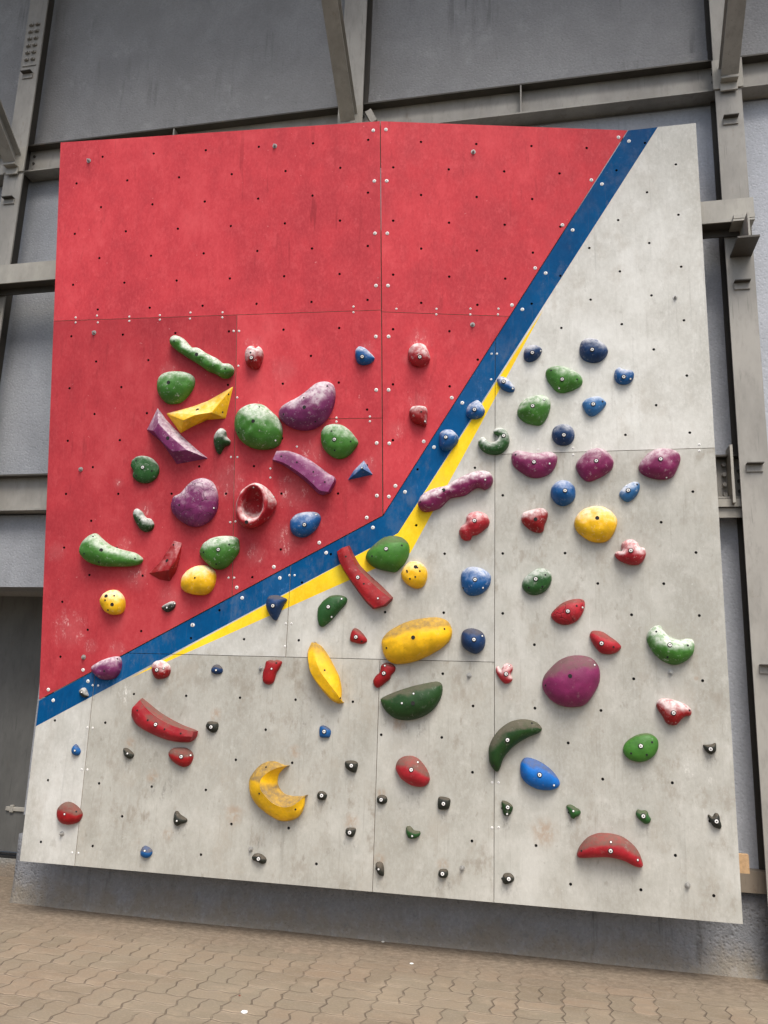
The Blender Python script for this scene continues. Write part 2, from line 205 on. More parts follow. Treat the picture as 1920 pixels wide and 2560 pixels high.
class MB:
    def __init__(s): s.v = []; s.f = []; s.m = []
    def box(s, x0, x1, y0, y1, z0, z1, m=0):
        b = len(s.v)
        s.v += [Vector(p) for p in [(x0, y0, z0), (x1, y0, z0), (x1, y1, z0), (x0, y1, z0), (x0, y0, z1), (x1, y0, z1), (x1, y1, z1), (x0, y1, z1)]]
        s.f += [tuple(b + i for i in q) for q in [(0, 3, 2, 1), (4, 5, 6, 7), (0, 1, 5, 4), (1, 2, 6, 5), (2, 3, 7, 6), (3, 0, 4, 7)]]
        s.m += [m] * 6; return s
    def bar(s, a, b, up, wd, ht, m=0):       # box along a-b
        a = Vector(a); b = Vector(b); d = (b - a).normalized(); side = d.cross(Vector(up)).normalized(); u = side.cross(d)
        k = len(s.v)
        for p in (a, b):
            for i, j in ((-1, -1), (1, -1), (1, 1), (-1, 1)): s.v.append(p + side * i * wd / 2 + u * j * ht / 2)
        s.f += [tuple(k + i for i in q) for q in [(3, 2, 1, 0), (4, 5, 6, 7), (0, 1, 5, 4), (1, 2, 6, 5), (2, 3, 7, 6), (3, 0, 4, 7)]]
        s.m += [m] * 6; return s
    def disc(s, c, n, r, h, seg=12, m=0, taper=1.0):
        n = Vector(n).normalized(); t = n.orthogonal().normalized(); b2 = n.cross(t); k = len(s.v); c = Vector(c)
        for q, rr in ((0, r), (h, r * taper)):
            for i in range(seg):
                a = 2 * math.pi * i / seg; s.v.append(c + n * q + (t * math.cos(a) + b2 * math.sin(a)) * rr)
        s.f.append(tuple(k + seg + i for i in range(seg))); s.m.append(m)
        for i in range(seg):
            j = (i + 1) % seg; s.f.append((k + i, k + j, k + seg + j, k + seg + i)); s.m.append(m)
        return s
    def build(s, name, mats, parent=None, bevel=0.0, origin=None):
        o = mesh_obj(name, s.v, s.f, mats, parent, mi=s.m, origin=origin)
        if bevel:
            b = o.modifiers.new('b', 'BEVEL'); b.width = bevel; b.segments = 2; b.limit_method = 'ANGLE'
        return o

# ------------------------------------------------------------------ materials
class NB:
    """small node-graph helper"""
    def __init__(s, name, rough=.6, metal=0.0, spec=.5):
        s.mat = bpy.data.materials.new(name); s.mat.use_nodes = True
        s.t = s.mat.node_tree; s.b = s.t.nodes['Principled BSDF']
        s.b.inputs['Roughness'].default_value = rough; s.b.inputs['Metallic'].default_value = metal
        s.b.inputs['Specular IOR Level'].default_value = spec
        s.pos = s.t.nodes.new('ShaderNodeNewGeometry').outputs['Position']
    def n(s, typ, **k):
        x = s.t.nodes.new(typ)
        for a, b in k.items(): setattr(x, a, b)
        return x
    def link(s, a, b):
        if isinstance(a, (int, float)): b.default_value = a
        elif isinstance(a, (tuple, list)): b.default_value = tuple(a) if len(a) == len(b.default_value) else tuple(a) + (1,)
        else: s.t.links.new(a, b)
    def math(s, op, a, b=None, c=None, clamp=False):
        x = s.n('ShaderNodeMath', operation=op, use_clamp=clamp)
        s.link(a, x.inputs[0])
        if b is not None: s.link(b, x.inputs[1])
        if c is not None: s.link(c, x.inputs[2])
        return x.outputs[0]
    def vmul(s, v, k):
        x = s.n('ShaderNodeVectorMath', operation='MULTIPLY'); s.link(v, x.inputs[0]); s.link(k, x.inputs[1]); return x.outputs[0]
    def noise(s, scale=(1, 1, 1), detail=3, rough=.5, vec=None, sc=1.0, off=None):
        v = s.vmul(vec or s.pos, scale)
        if off:
            a = s.n('ShaderNodeVectorMath', operation='ADD'); s.link(v, a.inputs[0]); s.link(off, a.inputs[1]); v = a.outputs[0]
        x = s.n('ShaderNodeTexNoise'); x.inputs['Scale'].default_value = sc; x.inputs['Detail'].default_value = detail
        x.inputs['Roughness'].default_value = rough; s.link(v, x.inputs['Vector']); return x.outputs['Fac']
    def ramp(s, f, a, b, lo=0.0, hi=1.0):
        x = s.n('ShaderNodeMapRange', interpolation_type='SMOOTHSTEP'); s.link(f, x.inputs[0])
        for i, q in enumerate((a, b, lo, hi)): x.inputs[i + 1].default_value = q
        return x.outputs[0]
    def mix(s, f, a, b, mode='MIX'):
        x = s.n('ShaderNodeMix', data_type='RGBA', blend_type=mode); s.link(f, x.inputs[0]); s.link(a, x.inputs[6]); s.link(b, x.inputs[7]); return x.outputs[2]
    def near(s, pts):                        # 1 near any listed (point, radius)
        acc = None
        for p, r in pts:
            x = s.n('ShaderNodeVectorMath', operation='DISTANCE'); s.link(s.pos, x.inputs[0]); x.inputs[1].default_value = tuple(p)
            f = s.ramp(x.outputs['Value'], r, r * .15)
            acc = f if acc is None else s.math('MAXIMUM', acc, f)
        return acc
    def done(s, col, bump=None, bd=.01, bs=.5, rough=None):
        s.link(col, s.b.inputs['Base Color'])
        if rough is not None: s.link(rough, s.b.inputs['Roughness'])
        if bump is not None:
            x = s.n('ShaderNodeBump'); x.inputs['Distance'].default_value = bd; x.inputs['Strength'].default_value = bs
            s.link(bump, x.inputs['Height']); s.link(x.outputs[0], s.b.inputs['Normal'])
        return s.mat

def scale(c, k): return tuple(min(1, v * k) for v in c)
def plain(name, c, rough=.5, metal=0.0): 
    m = NB(name, rough, metal); return m.done(m.mix(m.ramp(m.noise((60, 60, 60)), .3, .7), scale(c, .85), scale(c, 1.1)))
M_DARK = plain('dark hole', (.012, .011, .01), .9)
M_BOLT = plain('zinc bolt', (.4, .39, .36), .4, .5)
M_SCREW = plain('pale screw', (.76, .74, .7), .5, 0)
M_PLYEDGE = plain('ply edge', (.42, .36, .27), .8)

def paint(name, c, hi, lo, tint=1.0, chalk=None, streak=.25, spots=None, spotcol=(.3, .2, .12), grime=0.0, seed=0.0, chalkcol=(.78, .72, .7), drips=None, rubber=None):
    m = NB(name, .7, 0, .06 if 'stripe' in name else .14)
    big = m.noise((1.3, 1.3, 1.1), 4, .6, off=(seed, seed * 2, 3)); mid = m.noise((5.5, 5.5, 3.5), 5, .65, off=(seed, 0, 7))
    v = m.math('ADD', m.math('MULTIPLY', big, .55), m.math('MULTIPLY', mid, .45))
    col = m.mix(m.ramp(v, .36, .6), scale(lo, tint), scale(c, tint))
    col = m.mix(m.ramp(v, .52, .7, 0, .6), col, scale(hi, tint))
    cl = m.noise((13, 13, 10), 6, .78, off=(seed, 4, 4))
    col = m.mix(m.ramp(cl, .5, .68, 0, .32), col, scale(hi, tint))
    col = m.mix(m.ramp(m.noise((10, 10, 8), 6, .78, off=(4, seed, 4)), .52, .7, 0, .3), col, scale(lo, tint * .92))
    st = m.noise((26, 26, .9), 4, .6, off=(seed * 3, 0, 0))
    stm = m.math('MULTIPLY', m.ramp(st, .56, .72), m.ramp(m.noise((1.7, 1.7, 1.2), 2, off=(0, seed, 0)), .42, .62))
    col = m.mix(m.math('MULTIPLY', stm, streak), col, scale(lo, tint * .6))
    fine = m.noise((70, 70, 40), 4, .7)
    col = m.mix(m.ramp(fine, .35, .7, 0, .2), col, scale(hi, tint * 1.05))
    sc1 = m.ramp(m.noise((110, 110, 5), 3, .6, off=(seed, 2, 2)), .64, .72, 0, .3)
    col = m.mix(m.math('MULTIPLY', sc1, m.ramp(mid, .45, .6)), col, scale(hi, tint * 1.2))
    if drips:
        dn = m.math('MULTIPLY', m.ramp(m.noise((17, 17, .35), 2, .5, off=(1, seed, 0)), .6, .68), m.near(drips))
        col = m.mix(m.math('MULTIPLY', dn, .5), col, scale(lo, .55))
    if grime:
        g = m.math('MULTIPLY', m.ramp(m.noise((9, 9, 5), 6, .72, off=(seed, 5, 1)), .5, .7), m.ramp(m.noise((1.6, 1.6, 1.6), 2, off=(2, seed, 1)), .35, .6))
        col = m.mix(m.math('MULTIPLY', g, grime), col, scale((.34, .30, .24), tint))
        g2 = m.ramp(m.noise((22, 22, 12), 3, .6, off=(seed, 1, 1)), .64, .74, 0, grime * .7)
        col = m.mix(g2, col, (.26, .24, .2))
        g3 = m.ramp(m.noise((3.2, 3.2, 2.4), 6, .78, off=(seed, 8, 1)), .5, .68, 0, grime * .55)
        col = m.mix(g3, col, (.36, .325, .265))
        g4 = m.ramp(m.noise((60, 60, 2.2), 3, .6, off=(seed, 3, 1)), .6, .7, 0, grime * .4)
        col = m.mix(g4, col, (.27, .25, .21))
    if chalk:
        near = m.near(chalk)
        # finger-like vertical smears broken up by fine noise
        cn = m.math('MULTIPLY', m.math('MULTIPLY', m.ramp(m.noise((34, 34, 15), 5, .75), .49, .66), m.ramp(m.noise((100, 100, 80), 3, .7), .38, .62)), m.ramp(m.noise((11, 11, 9), 3, .6), .4, .62))
        col = m.mix(m.math('MULTIPLY', m.math('MULTIPLY', near, cn), .85), col, chalkcol)
        col = m.mix(m.math('MULTIPLY', near, .05), col, chalkcol)
    sp = m.ramp(m.noise((48, 48, 48), 2, .5, off=(seed, 9, 2)), .74, .8, 0, .3)
    col = m.mix(sp, col, chalkcol)
    if rubber:
        rn = m.math('MULTIPLY', m.ramp(m.noise((30, 30, 9), 5, .75, off=(3, seed, 3)), .48, .66), m.ramp(m.noise((80, 80, 50), 3, .7), .36, .6))
        col = m.mix(m.math('MULTIPLY', m.math('MULTIPLY', m.near(rubber), rn), .5), col, (.13, .125, .115))
    if spots:
        near = m.near(spots)
        col = m.mix(m.math('MULTIPLY', near, m.ramp(m.noise((30, 30, 22), 4, .6), .35, .62, .05, .6)), col, spotcol)
    return m.done(col, m.noise((45, 45, 30), 4, .6), .004, .25, m.ramp(mid, .3, .7, .5, .72))

def hold_mat(name, c, dust, amt, crack=False):
    m = NB(name, .6, 0, .3)
    geo = m.n('ShaderNodeNewGeometry'); sep = m.n('ShaderNodeSeparateXYZ'); m.link(geo.outputs['Normal'], sep.inputs[0])
    up = sep.outputs['Z']
    big = m.noise((9, 9, 9), 3, .6); mid = m.noise((34, 34, 34), 4, .7); fine = m.noise((120, 120, 120), 3, .7)
    col = m.mix(m.ramp(big, .35, .65), scale(c, .8), scale(c, 1.15))
    if dust == 'chalk':
        dc = (.8, .78, .74); t = m.math('ADD', m.math('MULTIPLY', up, 1.1), m.math('MULTIPLY', m.math('SUBTRACT', big, .5), 1.9))
        f = m.ramp(t, .02 - .4 * amt, .95 - .5 * amt)
        f = m.math('MULTIPLY', f, m.ramp(mid, .34, .6, .35, 1.0))
        f = m.math('MULTIPLY', f, .36 + .42 * amt)
        sp = m.math('MULTIPLY', m.ramp(mid, .56, .7), m.ramp(fine, .42, .6))
        f = m.math('MAXIMUM', f, m.math('MULTIPLY', sp, .25 + .4 * amt))
    else:
        dc = (.115, .094, .07); t = m.math('ADD', up, m.math('MULTIPLY', m.math('SUBTRACT', big, .5), .9))
        f = m.ramp(t, .62 - .8 * amt, .9 - .72 * amt)
        f = m.math('MULTIPLY', f, m.ramp(mid, .25, .7, .6, .98))
        sp = m.math('MULTIPLY', m.ramp(mid, .6, .72), .35)
        f = m.math('MAXIMUM', f, sp)
        f = m.math('MULTIPLY', f, min(.93, .5 + .48 * amt))
    col = m.mix(f, col, dc)
    wear = m.ramp(m.noise((16, 16, 16), 6, .8, off=(4, 4, 4)), .54, .7, 0, .45)
    col = m.mix(wear, col, scale(c, .45))
    pale = m.ramp(m.noise((28, 28, 28), 6, .8, off=(9, 2, 4)), .56, .74, 0, .3)
    col = m.mix(pale, col, (.42, .39, .35))
    hgt = m.math('ADD', m.math('MULTIPLY', mid, .5), m.math('MULTIPLY', fine, .6))
    if crack:
        wv = m.n('ShaderNodeVectorMath', operation='ADD'); m.link(m.pos, wv.inputs[0])
        nz = m.n('ShaderNodeTexNoise'); nz.inputs['Scale'].default_value = 14; m.link(m.pos, nz.inputs['Vector'])
        sc_ = m.vmul(nz.outputs['Color'], (.09, .09, .09)); m.link(sc_, wv.inputs[1])
        vo = m.n('ShaderNodeTexVoronoi', feature='DISTANCE_TO_EDGE'); vo.inputs['Scale'].default_value = 11; m.link(wv.outputs[0], vo.inputs['Vector'])
        cr = m.ramp(vo.outputs['Distance'], .035, 0)
        col = m.mix(m.math('MULTIPLY', cr, .55), col, scale(c, .25))
        hgt = m.math('SUBTRACT', hgt, m.math('MULTIPLY', cr, 1.6))
    return m.done(col, hgt, .003, .55, m.ramp(f, 0, .6, .52, .85))
HC = {'green': (.05, .175, .022), 'dkgreen': (.012, .045, .008), 'dkgreen2': (.02, .085, .018), 'purple': (.17, .022, .1), 'magenta': (.2, .018, .085),
      'yellow': (.82, .46, .008), 'blue': (.006, .085, .26), 'dkblue': (.007, .035, .11), 'ltblue': (.03, .14, .33), 'brblue': (.003, .12, .42),
      'red': (.27, .006, .008), 'red2': (.36, .014, .022), 'black': (.018, .02, .014)}
_hm = {}
def hmat(c, dust, amt, crack=False):
    k = (c, dust, round(amt * 5) / 5, crack)
    if k not in _hm: _hm[k] = hold_mat('%s resin %s' % (c, dust), HC[c], dust, k[2], crack)
    return _hm[k]

def concrete(name, c, stain=.5, dirt=None, pit=1.0, seed=0.0):
    m = NB(name, .85, 0, .3)
    big = m.noise((.8, .8, .55), 5, .6, off=(seed, 0, 0)); mid = m.noise((5, 5, 4), 5, .65, off=(seed, 0, 0)); fine = m.noise((55, 55, 55), 4, .75)
    col = m.mix(m.ramp(m.math('ADD', m.math('MULTIPLY', big, .6), m.math('MULTIPLY', mid, .4)), .36, .64), scale(c, .86), scale(c, 1.12))
    col = m.mix(m.ramp(fine, .3, .7, 0, .45), col, scale(c, .66))
    col = m.mix(m.ramp(m.noise((2.4, 2.4, 1.8), 6, .75, off=(seed, 6, 0)), .5, .66, 0, .35), col, scale(c, .72))
    col = m.mix(m.ramp(m.noise((4, 4, 3), 6, .75, off=(seed, 1, 9)), .56, .7, 0, .35), col, scale(c, 1.35))
    st = m.math('MULTIPLY', m.ramp(m.noise((14, 14, 1.1), 5, .65, off=(seed, 2, 2)), .54, .68), m.ramp(m.noise((.9, .9, 1.2), 3, off=(3, seed, 0)), .45, .65))
    col = m.mix(m.math('MULTIPLY', st, stain), col, scale(c, .5))
    sp = m.ramp(m.noise((18, 18, 18), 2, .5, off=(0, seed, 0)), .73, .77, 0, .5)
    col = m.mix(sp, col, scale(c, .42))
    if dirt:
        sep = m.n('ShaderNodeSeparateXYZ'); m.link(m.pos, sep.inputs[0])
        h = m.math('ADD', sep.outputs['Z'], m.math('MULTIPLY', m.math('SUBTRACT', mid, .5), .35))
        col = m.mix(m.ramp(h, dirt[1], dirt[0], 0, .8), col, dirt[2])
    if pit > 2:
        col = m.mix(m.ramp(m.noise((26, 26, 20), 5, .75, off=(seed, 3, 0)), .48, .7, 0, .3), col, scale(c, 1.4))
        col = m.mix(m.ramp(m.noise((17, 17, 12), 5, .75, off=(seed, 0, 3)), .54, .7, 0, .4), col, scale(c, .5))
    vor = m.n('ShaderNodeTexVoronoi'); vor.inputs['Scale'].default_value = 45; m.link(m.pos, vor.inputs['Vector'])
    return m.done(col, m.math('ADD', fine, m.math('MULTIPLY', m.ramp(vor.outputs['Distance'], .1, .5), .5)), .006 * pit, .5)
def steel(name, c, rust=.3, seed=0.0):
    m = NB(name, .6, 0, .4)
    big = m.noise((2.5, 2.5, 1.2), 5, .65, off=(seed, 0, 0)); mid = m.noise((22, 22, 7), 5, .7, off=(seed, 1, 0))
    col = m.mix(m.ramp(big, .35, .65), scale(c, .82), scale(c, 1.15))
    col = m.mix(m.ramp(mid, .5, .68, 0, .35), col, scale(c, .62))
    col = m.mix(m.math('MULTIPLY', m.ramp(m.noise((9, 9, 5), 5, .7, off=(seed, 0, 5)), .6, .72), rust), col, (.13, .075, .04))
    col = m.mix(m.ramp(m.noise((55, 55, 3), 3, .6), .64, .72, 0, .4), col, scale(c, .45))
    return m.done(col, mid, .002, .4)
M_WALL = concrete('blue grey render', (.30, .296, .29), .6)
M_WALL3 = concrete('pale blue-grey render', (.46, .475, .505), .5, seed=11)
M_WALL2 = concrete('left bay render', (.29, .30, .315), .5, seed=4)  # own tone of the left wall bays below the top beam
M_PLINTH = concrete('plinth concrete', (.235, .24, .25), .9, (.02, .22, (.22, .185, .135)), 4.0, seed=8)
M_SILL = concrete('sill concrete', (.3, .29, .26), .6, (.0, .12, (.22, .17, .12)), 2.0, seed=2)
M_STEEL = steel('grey painted steel', (.285, .268, .235))
M_STEEL_SHADE = steel('shade-dark steel', (.055, .048, .038), .3, 7)  # near-black copy of the painted steel, shade put into the colour
M_STEEL2 = steel('bracket steel', (.33, .31, .265), .2, 3)
M_STEELD = steel('brown low rail', (.2, .165, .125), .5, 5)
M_DOOR = steel('dark steel door', (.12, .118, .108), .15, 9)
M_WOOD = plain('raw timber', (.42, .27, .14), .8)

# ------------------------------------------------------------------ ground
def ground_mat():
    m = NB('zigzag pavers', .85, 0, .3)
    sep = m.n('ShaderNodeSeparateXYZ'); m.link(m.pos, sep.inputs[0]); X, Y = sep.outputs['X'], sep.outputs['Y']
    W = .226
    wob = m.math('MULTIPLY', m.math('SUBTRACT', m.noise((7, 7, 7), 2), .5), .035)
    def tri(v, amp):      # triangle wave
        a = m.math('PINGPONG', m.math('ADD', v, 40.0), W / 4); return m.math('MULTIPLY', m.math('SUBTRACT', a, W / 8), amp)
    x = m.math('DIVIDE', m.math('ADD', m.math('ADD', m.math('ADD', X, tri(Y, .36)), .012), m.math('MULTIPLY', wob, .6)), W)
    y = m.math('DIVIDE', m.math('ADD', m.math('ADD', Y, tri(X, .22)), m.math('MULTIPLY', wob, .6)), W)
    fx, fy = m.math('FLOOR', x), m.math('FLOOR', y)
    ax, ay = m.math('SUBTRACT', x, fx), m.math('SUBTRACT', y, fy)
    par = m.math('FLOORED_MODULO', m.math('ADD', fx, fy), 2.0)
    def edge(a): return m.math('MINIMUM', a, m.math('SUBTRACT', 1.0, a))
    dx, dy = edge(ax), edge(ay)
    hx, hy = m.math('ABSOLUTE', m.math('SUBTRACT', ax, .5)), m.math('ABSOLUTE', m.math('SUBTRACT', ay, .5))
    half = m.math('ADD', m.math('MULTIPLY', par, hx), m.math('MULTIPLY', m.math('SUBTRACT', 1.0, par), hy))
    # joints running away from the wall read dark, cross joints stay pale with sand
    hxd = m.math('ADD', hx, m.math('SUBTRACT', 1.0, par)); hyd = m.math('ADD', hy, par)
    dX = m.math('MINIMUM', dx, hxd); dY = m.math('MINIMUM', dy, hyd)
    br = m.ramp(m.noise((6, 6, 6), 4, .7), .36, .58, .3, 1.0)
    wdt = m.noise((16, 16, 16), 2)
    jX = m.math('MULTIPLY', m.ramp(m.math('SUBTRACT', dX, m.math('MULTIPLY', m.math('SUBTRACT', wdt, .5), .05)), .028, .006), br)
    jY = m.math('MULTIPLY', m.ramp(dY, .022, .006), m.ramp(m.noise((4, 4, 4), 3, off=(3, 1, 0)), .38, .58, .3, .95))
    # tone of each stone
    cv = m.n('ShaderNodeCombineXYZ'); m.link(fx, cv.inputs[0]); m.link(fy, cv.inputs[1])
    hs = m.math('MULTIPLY', par, m.math('GREATER_THAN', ax, .5)); hs = m.math('ADD', hs, m.math('MULTIPLY', m.math('SUBTRACT', 1.0, par), m.math('GREATER_THAN', ay, .5)))
    m.link(hs, cv.inputs[2])
    wn = m.n('ShaderNodeTexWhiteNoise'); m.link(cv.outputs[0], wn.inputs['Vector'])
    c0 = (.335, .245, .165)
    col = m.mix(wn.outputs['Value'], (.155, .122, .083), (.22, .16, .108))
    big = m.noise((.9, .9, .9), 4, .6); mid = m.noise((9, 22, 9), 5, .7); fine = m.noise((70, 90, 70), 4, .7)
    col = m.mix(m.ramp(big, .38, .62, 0, .6), col, (.215, .185, .132))
    col = m.mix(m.ramp(mid, .42, .66, 0, .55), col, (.2, .165, .122))
    col = m.mix(m.ramp(m.noise((3, 6, 3), 6, .75, off=(2, 2, 2)), .5, .66, 0, .5), col, (.28, .222, .155))
    col = m.mix(m.ramp(m.noise((30, 45, 30), 4, .7, off=(5, 2, 2)), .6, .72, 0, .55), col, (.13, .105, .08))
    col = m.mix(m.ramp(fine, .45, .7, 0, .3), col, (.33, .26, .185))
    # dust band along the foot of the wall
    hz = 0
    wl = m.ramp(m.math('ADD', Y, m.math('MULTIPLY', m.math('SUBTRACT', mid, .5), .5)), 4.6, 5.14, 0, .8)
    dst = m.mix(m.ramp(m.noise((22, 34, 22), 6, .8, off=(1, 7, 2)), .4, .62), (.115, .088, .062), (.235, .185, .135))
    col = m.mix(wl, col, dst)
    k = m.math('SUBTRACT', 1.0, m.math('MULTIPLY', wl, 1.3), clamp=True)
    col = m.mix(m.math('MULTIPLY', m.math('MULTIPLY', jX, .66), k), col, (.085, .062, .045))
    col = m.mix(m.math('MULTIPLY', m.math('MULTIPLY', jY, .45), k), col, (.13, .10, .07))
    rim = m.math('MULTIPLY', m.ramp(dY, .02, .035), m.ramp(dY, .06, .038))
    col = m.mix(m.math('MULTIPLY', m.math('MULTIPLY', rim, k), m.ramp(m.noise((6, 6, 6), 3, off=(7, 1, 0)), .42, .62, 0, .4)), col, (.5, .4, .3))
    hgt = m.math('SUBTRACT', m.math('MULTIPLY', m.math('ADD', fine, mid), .18), m.math('MULTIPLY', m.math('MAXIMUM', jX, jY), k))
    return m.done(col, hgt, .008, .8)
g = mesh_obj('pavement', [(-150, 2.2, 0), (150, 2.2, 0), (150, 9, 0), (-150, 9, 0)], [(0, 1, 2, 3)], ground_mat())
tag(g, kind='structure')
def dark_ground_mat():
    m = NB('bounce-cutting dark ground', .9, 0, .2)
    return m.done(m.mix(m.ramp(m.noise((40, 40, 40), 4, .7), .3, .7), (.04, .04, .038), (.07, .068, .064)), m.noise((90, 90, 90)), .004, .5)
g = mesh_obj('added_dark_ground', [(-150, -200, -.004), (150, -200, -.004), (150, 2.2, -.004), (-150, 2.2, -.004)], [(0, 1, 2, 3)], dark_ground_mat())  # unseen dark ground, added behind the viewer to cut bounce light
tag(g, kind='structure')

# ------------------------------------------------------------------ building wall
DOOR_X = -3.69; DOOR_Z = 2.16; PZ = .44
bw = empty('building_wall', (0, 5.3, 0), label='blue-grey rendered concrete wall between the steel columns, behind the climbing board', cat='wall')
MB().box(-12, 12, 5.325, 5.6, 5.9, 8.915).build('wall_panel', M_WALL, bw)
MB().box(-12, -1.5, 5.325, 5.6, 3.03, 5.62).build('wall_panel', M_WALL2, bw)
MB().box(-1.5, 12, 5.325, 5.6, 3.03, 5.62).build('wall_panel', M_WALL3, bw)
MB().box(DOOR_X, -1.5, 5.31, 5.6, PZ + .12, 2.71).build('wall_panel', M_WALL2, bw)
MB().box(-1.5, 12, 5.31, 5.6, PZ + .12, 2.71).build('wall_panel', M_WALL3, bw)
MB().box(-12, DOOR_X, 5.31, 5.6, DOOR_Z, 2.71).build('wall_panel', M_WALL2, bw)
MB().box(-12, 12, 5.34, 5.58, 5.62, 5.9).build('wall_panel', M_WALL, bw)
MB().box(-12, 12, 5.34, 5.58, 2.71, 3.03).build('wall_panel', M_WALL, bw)
MB().box(DOOR_X, DOOR_X + .25, 5.6, 6.1, 0, DOOR_Z).build('door_jamb', M_PLINTH, bw)
MB().box(-12, DOOR_X, 5.6, 6.1, DOOR_Z, DOOR_Z + .3).build('lintel', M_WALL, bw)
# plaster lip above the top beam
mb = MB()
n = 60; x0, x1 = -6.0, 4.0
for i in range(n):
    a = x0 + (x1 - x0) * i / n; b = x0 + (x1 - x0) * (i + 1) / n
    mb.box(a, b, 5.304, 5.3255, 5.9, 6.06 + .012 * noise.noise(Vector((a * 2.3, 1, 0))))
mb.build('plaster_lip', M_WALL, bw)
# plinth: slightly wavy rendered base that flares onto the paving
v = []; f = []
nx = 260
prof = [(PZ, 0.0), (.36, .002), (.28, .004), (.2, .008), (.13, .013), (.08, .018), (.045, .024), (.02, .034), (-.01, .055)]
for i in range(nx + 1):
    x = DOOR_X + (5.5 - DOOR_X) * i / nx
    for j, (z, o) in enumerate(prof):
        wv = noise.noise(Vector((x * 1.7, z * 3, 2))) * .012 + noise.noise(Vector((x * 6, z * 9, 5))) * .005 + noise.noise(Vector((x * 19, z * 25, 5))) * .0025
        k = (1 + .7 * noise.noise(Vector((x * .9, 7, 0)))) * min(1, .25 + (x - DOOR_X) * .8)
        v.append((x, 5.285 + wv - o * k, z))
m_ = len(prof)
for i in range(nx):
    for j in range(m_ - 1): f.append((i * m_ + j, i * m_ + j + 1, (i + 1) * m_ + j + 1, (i + 1) * m_ + j))
b0 = len(v)
for i in range(nx + 1):
    v.append((DOOR_X + (5.5 - DOOR_X) * i / nx, 5.6, PZ))
for i in range(nx): f.append((i * m_, (i + 1) * m_, b0 + i + 1, b0 + i))
for j in range(m_ - 1): pass
k0 = len(v); v += [(DOOR_X, 5.62, PZ), (DOOR_X, 5.62, -.01)]
f.append(tuple([k0, k0 + 1] + [j for j in range(m_ - 1, -1, -1)]))
mesh_obj('plinth', v, f, M_PLINTH, bw, smooth=True)

# ------------------------------------------------------------------ recessed steel door
dr = empty('metal_gate', (-4.6, 5.95, 0), label='dark grey sliding steel door recessed at the left behind the board', cat='door')
MB().box(-7.5, DOOR_X + .1, 5.95, 6.0, .17, DOOR_Z + .1).build('door_leaf', M_DOOR, dr)
MB().box(-7.5, DOOR_X + .1, 5.93, 6.02, .13, .145).box(-7.5, DOOR_X + .1, 5.93, 5.945, .155, .165).build('door_track', M_DARK, dr)
q = at(20, 2020, 5.94)
mb = MB()
mb.box(q.x - .02, q.x + .16, 5.935, 5.95, q.z - .02, q.z + .012); mb.box(q.x + .02, q.x + .05, 5.93, 5.952, q.z - .03, q.z + .025)
mb.build('latch', M_STEEL2, dr, .004)
sl_ = MB().box(-7.5, DOOR_X, 5.9, 6.3, -.02, .125).build('door_sill', M_SILL, bw)

# ------------------------------------------------------------------ steel columns
CY0, CY1 = 5.12, 5.318
def column(xa, xb, z0, z1, label, cleats, back=True):
    xm = (xa + xb) / 2
    t = empty('steel_column', (xm, CY0, z0), label=label, cat='steel column', group='steel columns along the wall')
    mb = MB(); mb.box(xa, xb, CY0, CY0 + .014, z0, z1)
    if back: mb.box(xa + .004, xb - .004, CY1 - .016, CY1 - .002, z0, z1, 1)
    mb.box(xm - .006, xm + .006, CY0 + .014, CY1 - .016, z0, z1, 1)  # back flange and web coloured dark as if in shade
    mb.build('column_shaft', [M_STEEL, M_STEEL_SHADE], t)
    for z, sd_ in cleats:
        c = MB(); hw = .048
        c.box(xm - hw + sd_, xm + hw + sd_, CY0 - .045, CY0 - .0005, z, z + .006, 1)  # cleat plate coloured like its shaded underside
        c.box(xm - hw + sd_, xm + hw + sd_, CY0 - .01, CY0 - .0005, z - .045, z - .0005)
        c.build('cleat', [M_STEEL, M_STEEL_SHADE], t)
    return t, xm
def zat(px_, py_, y): return at(px_, py_, y).z
ZB0, ZB1 = 5.64, 5.895
tr_, xr = column(1.093, 1.262, 0, 8.9, 'right grey steel column with welded cleats, right of the climbing board',
    [(zat(1828, 297, CY0) , 0), (zat(1856, 708, CY0), 0), (zat(1887, 1162, CY0), 0), (zat(1915, 1664, CY0), 0)])
tm_, xmid = column(-1.585, -1.405, 5.2, 8.9, 'middle grey steel column rising behind the top of the red board', [])
tl_, xl = column(-4.46, -4.285, 0, 8.9, 'left grey steel column with rows of bolts near the photo edge', [(zat(61, 187, CY0), 0), (zat(15, 500, CY0), 0)], False)
# bolt rows on the left column
bz0, bz1 = zat(55, 160, CY0), zat(75, 55, CY0)
for i in range(6):
    for sx in (-.035, .025):
        b = MB(); z = bz0 + (bz1 - bz0) * (i + .4) / 6
        b.box(xl + sx - .02, xl + sx + .02, CY0 - .012, CY0 - .0005, z - .006, z + .016); b.disc((xl + sx, CY0 - .012, z), (0, -1, 0), .013, .014, 6)
        b.build('bolt', M_STEEL, tl_)
MB().box(xl - .07, xl + .065, CY0 - .008, CY0 - .0005, bz0 - .035, bz0 - .027).build('weld_bead', M_STEEL, tl_)
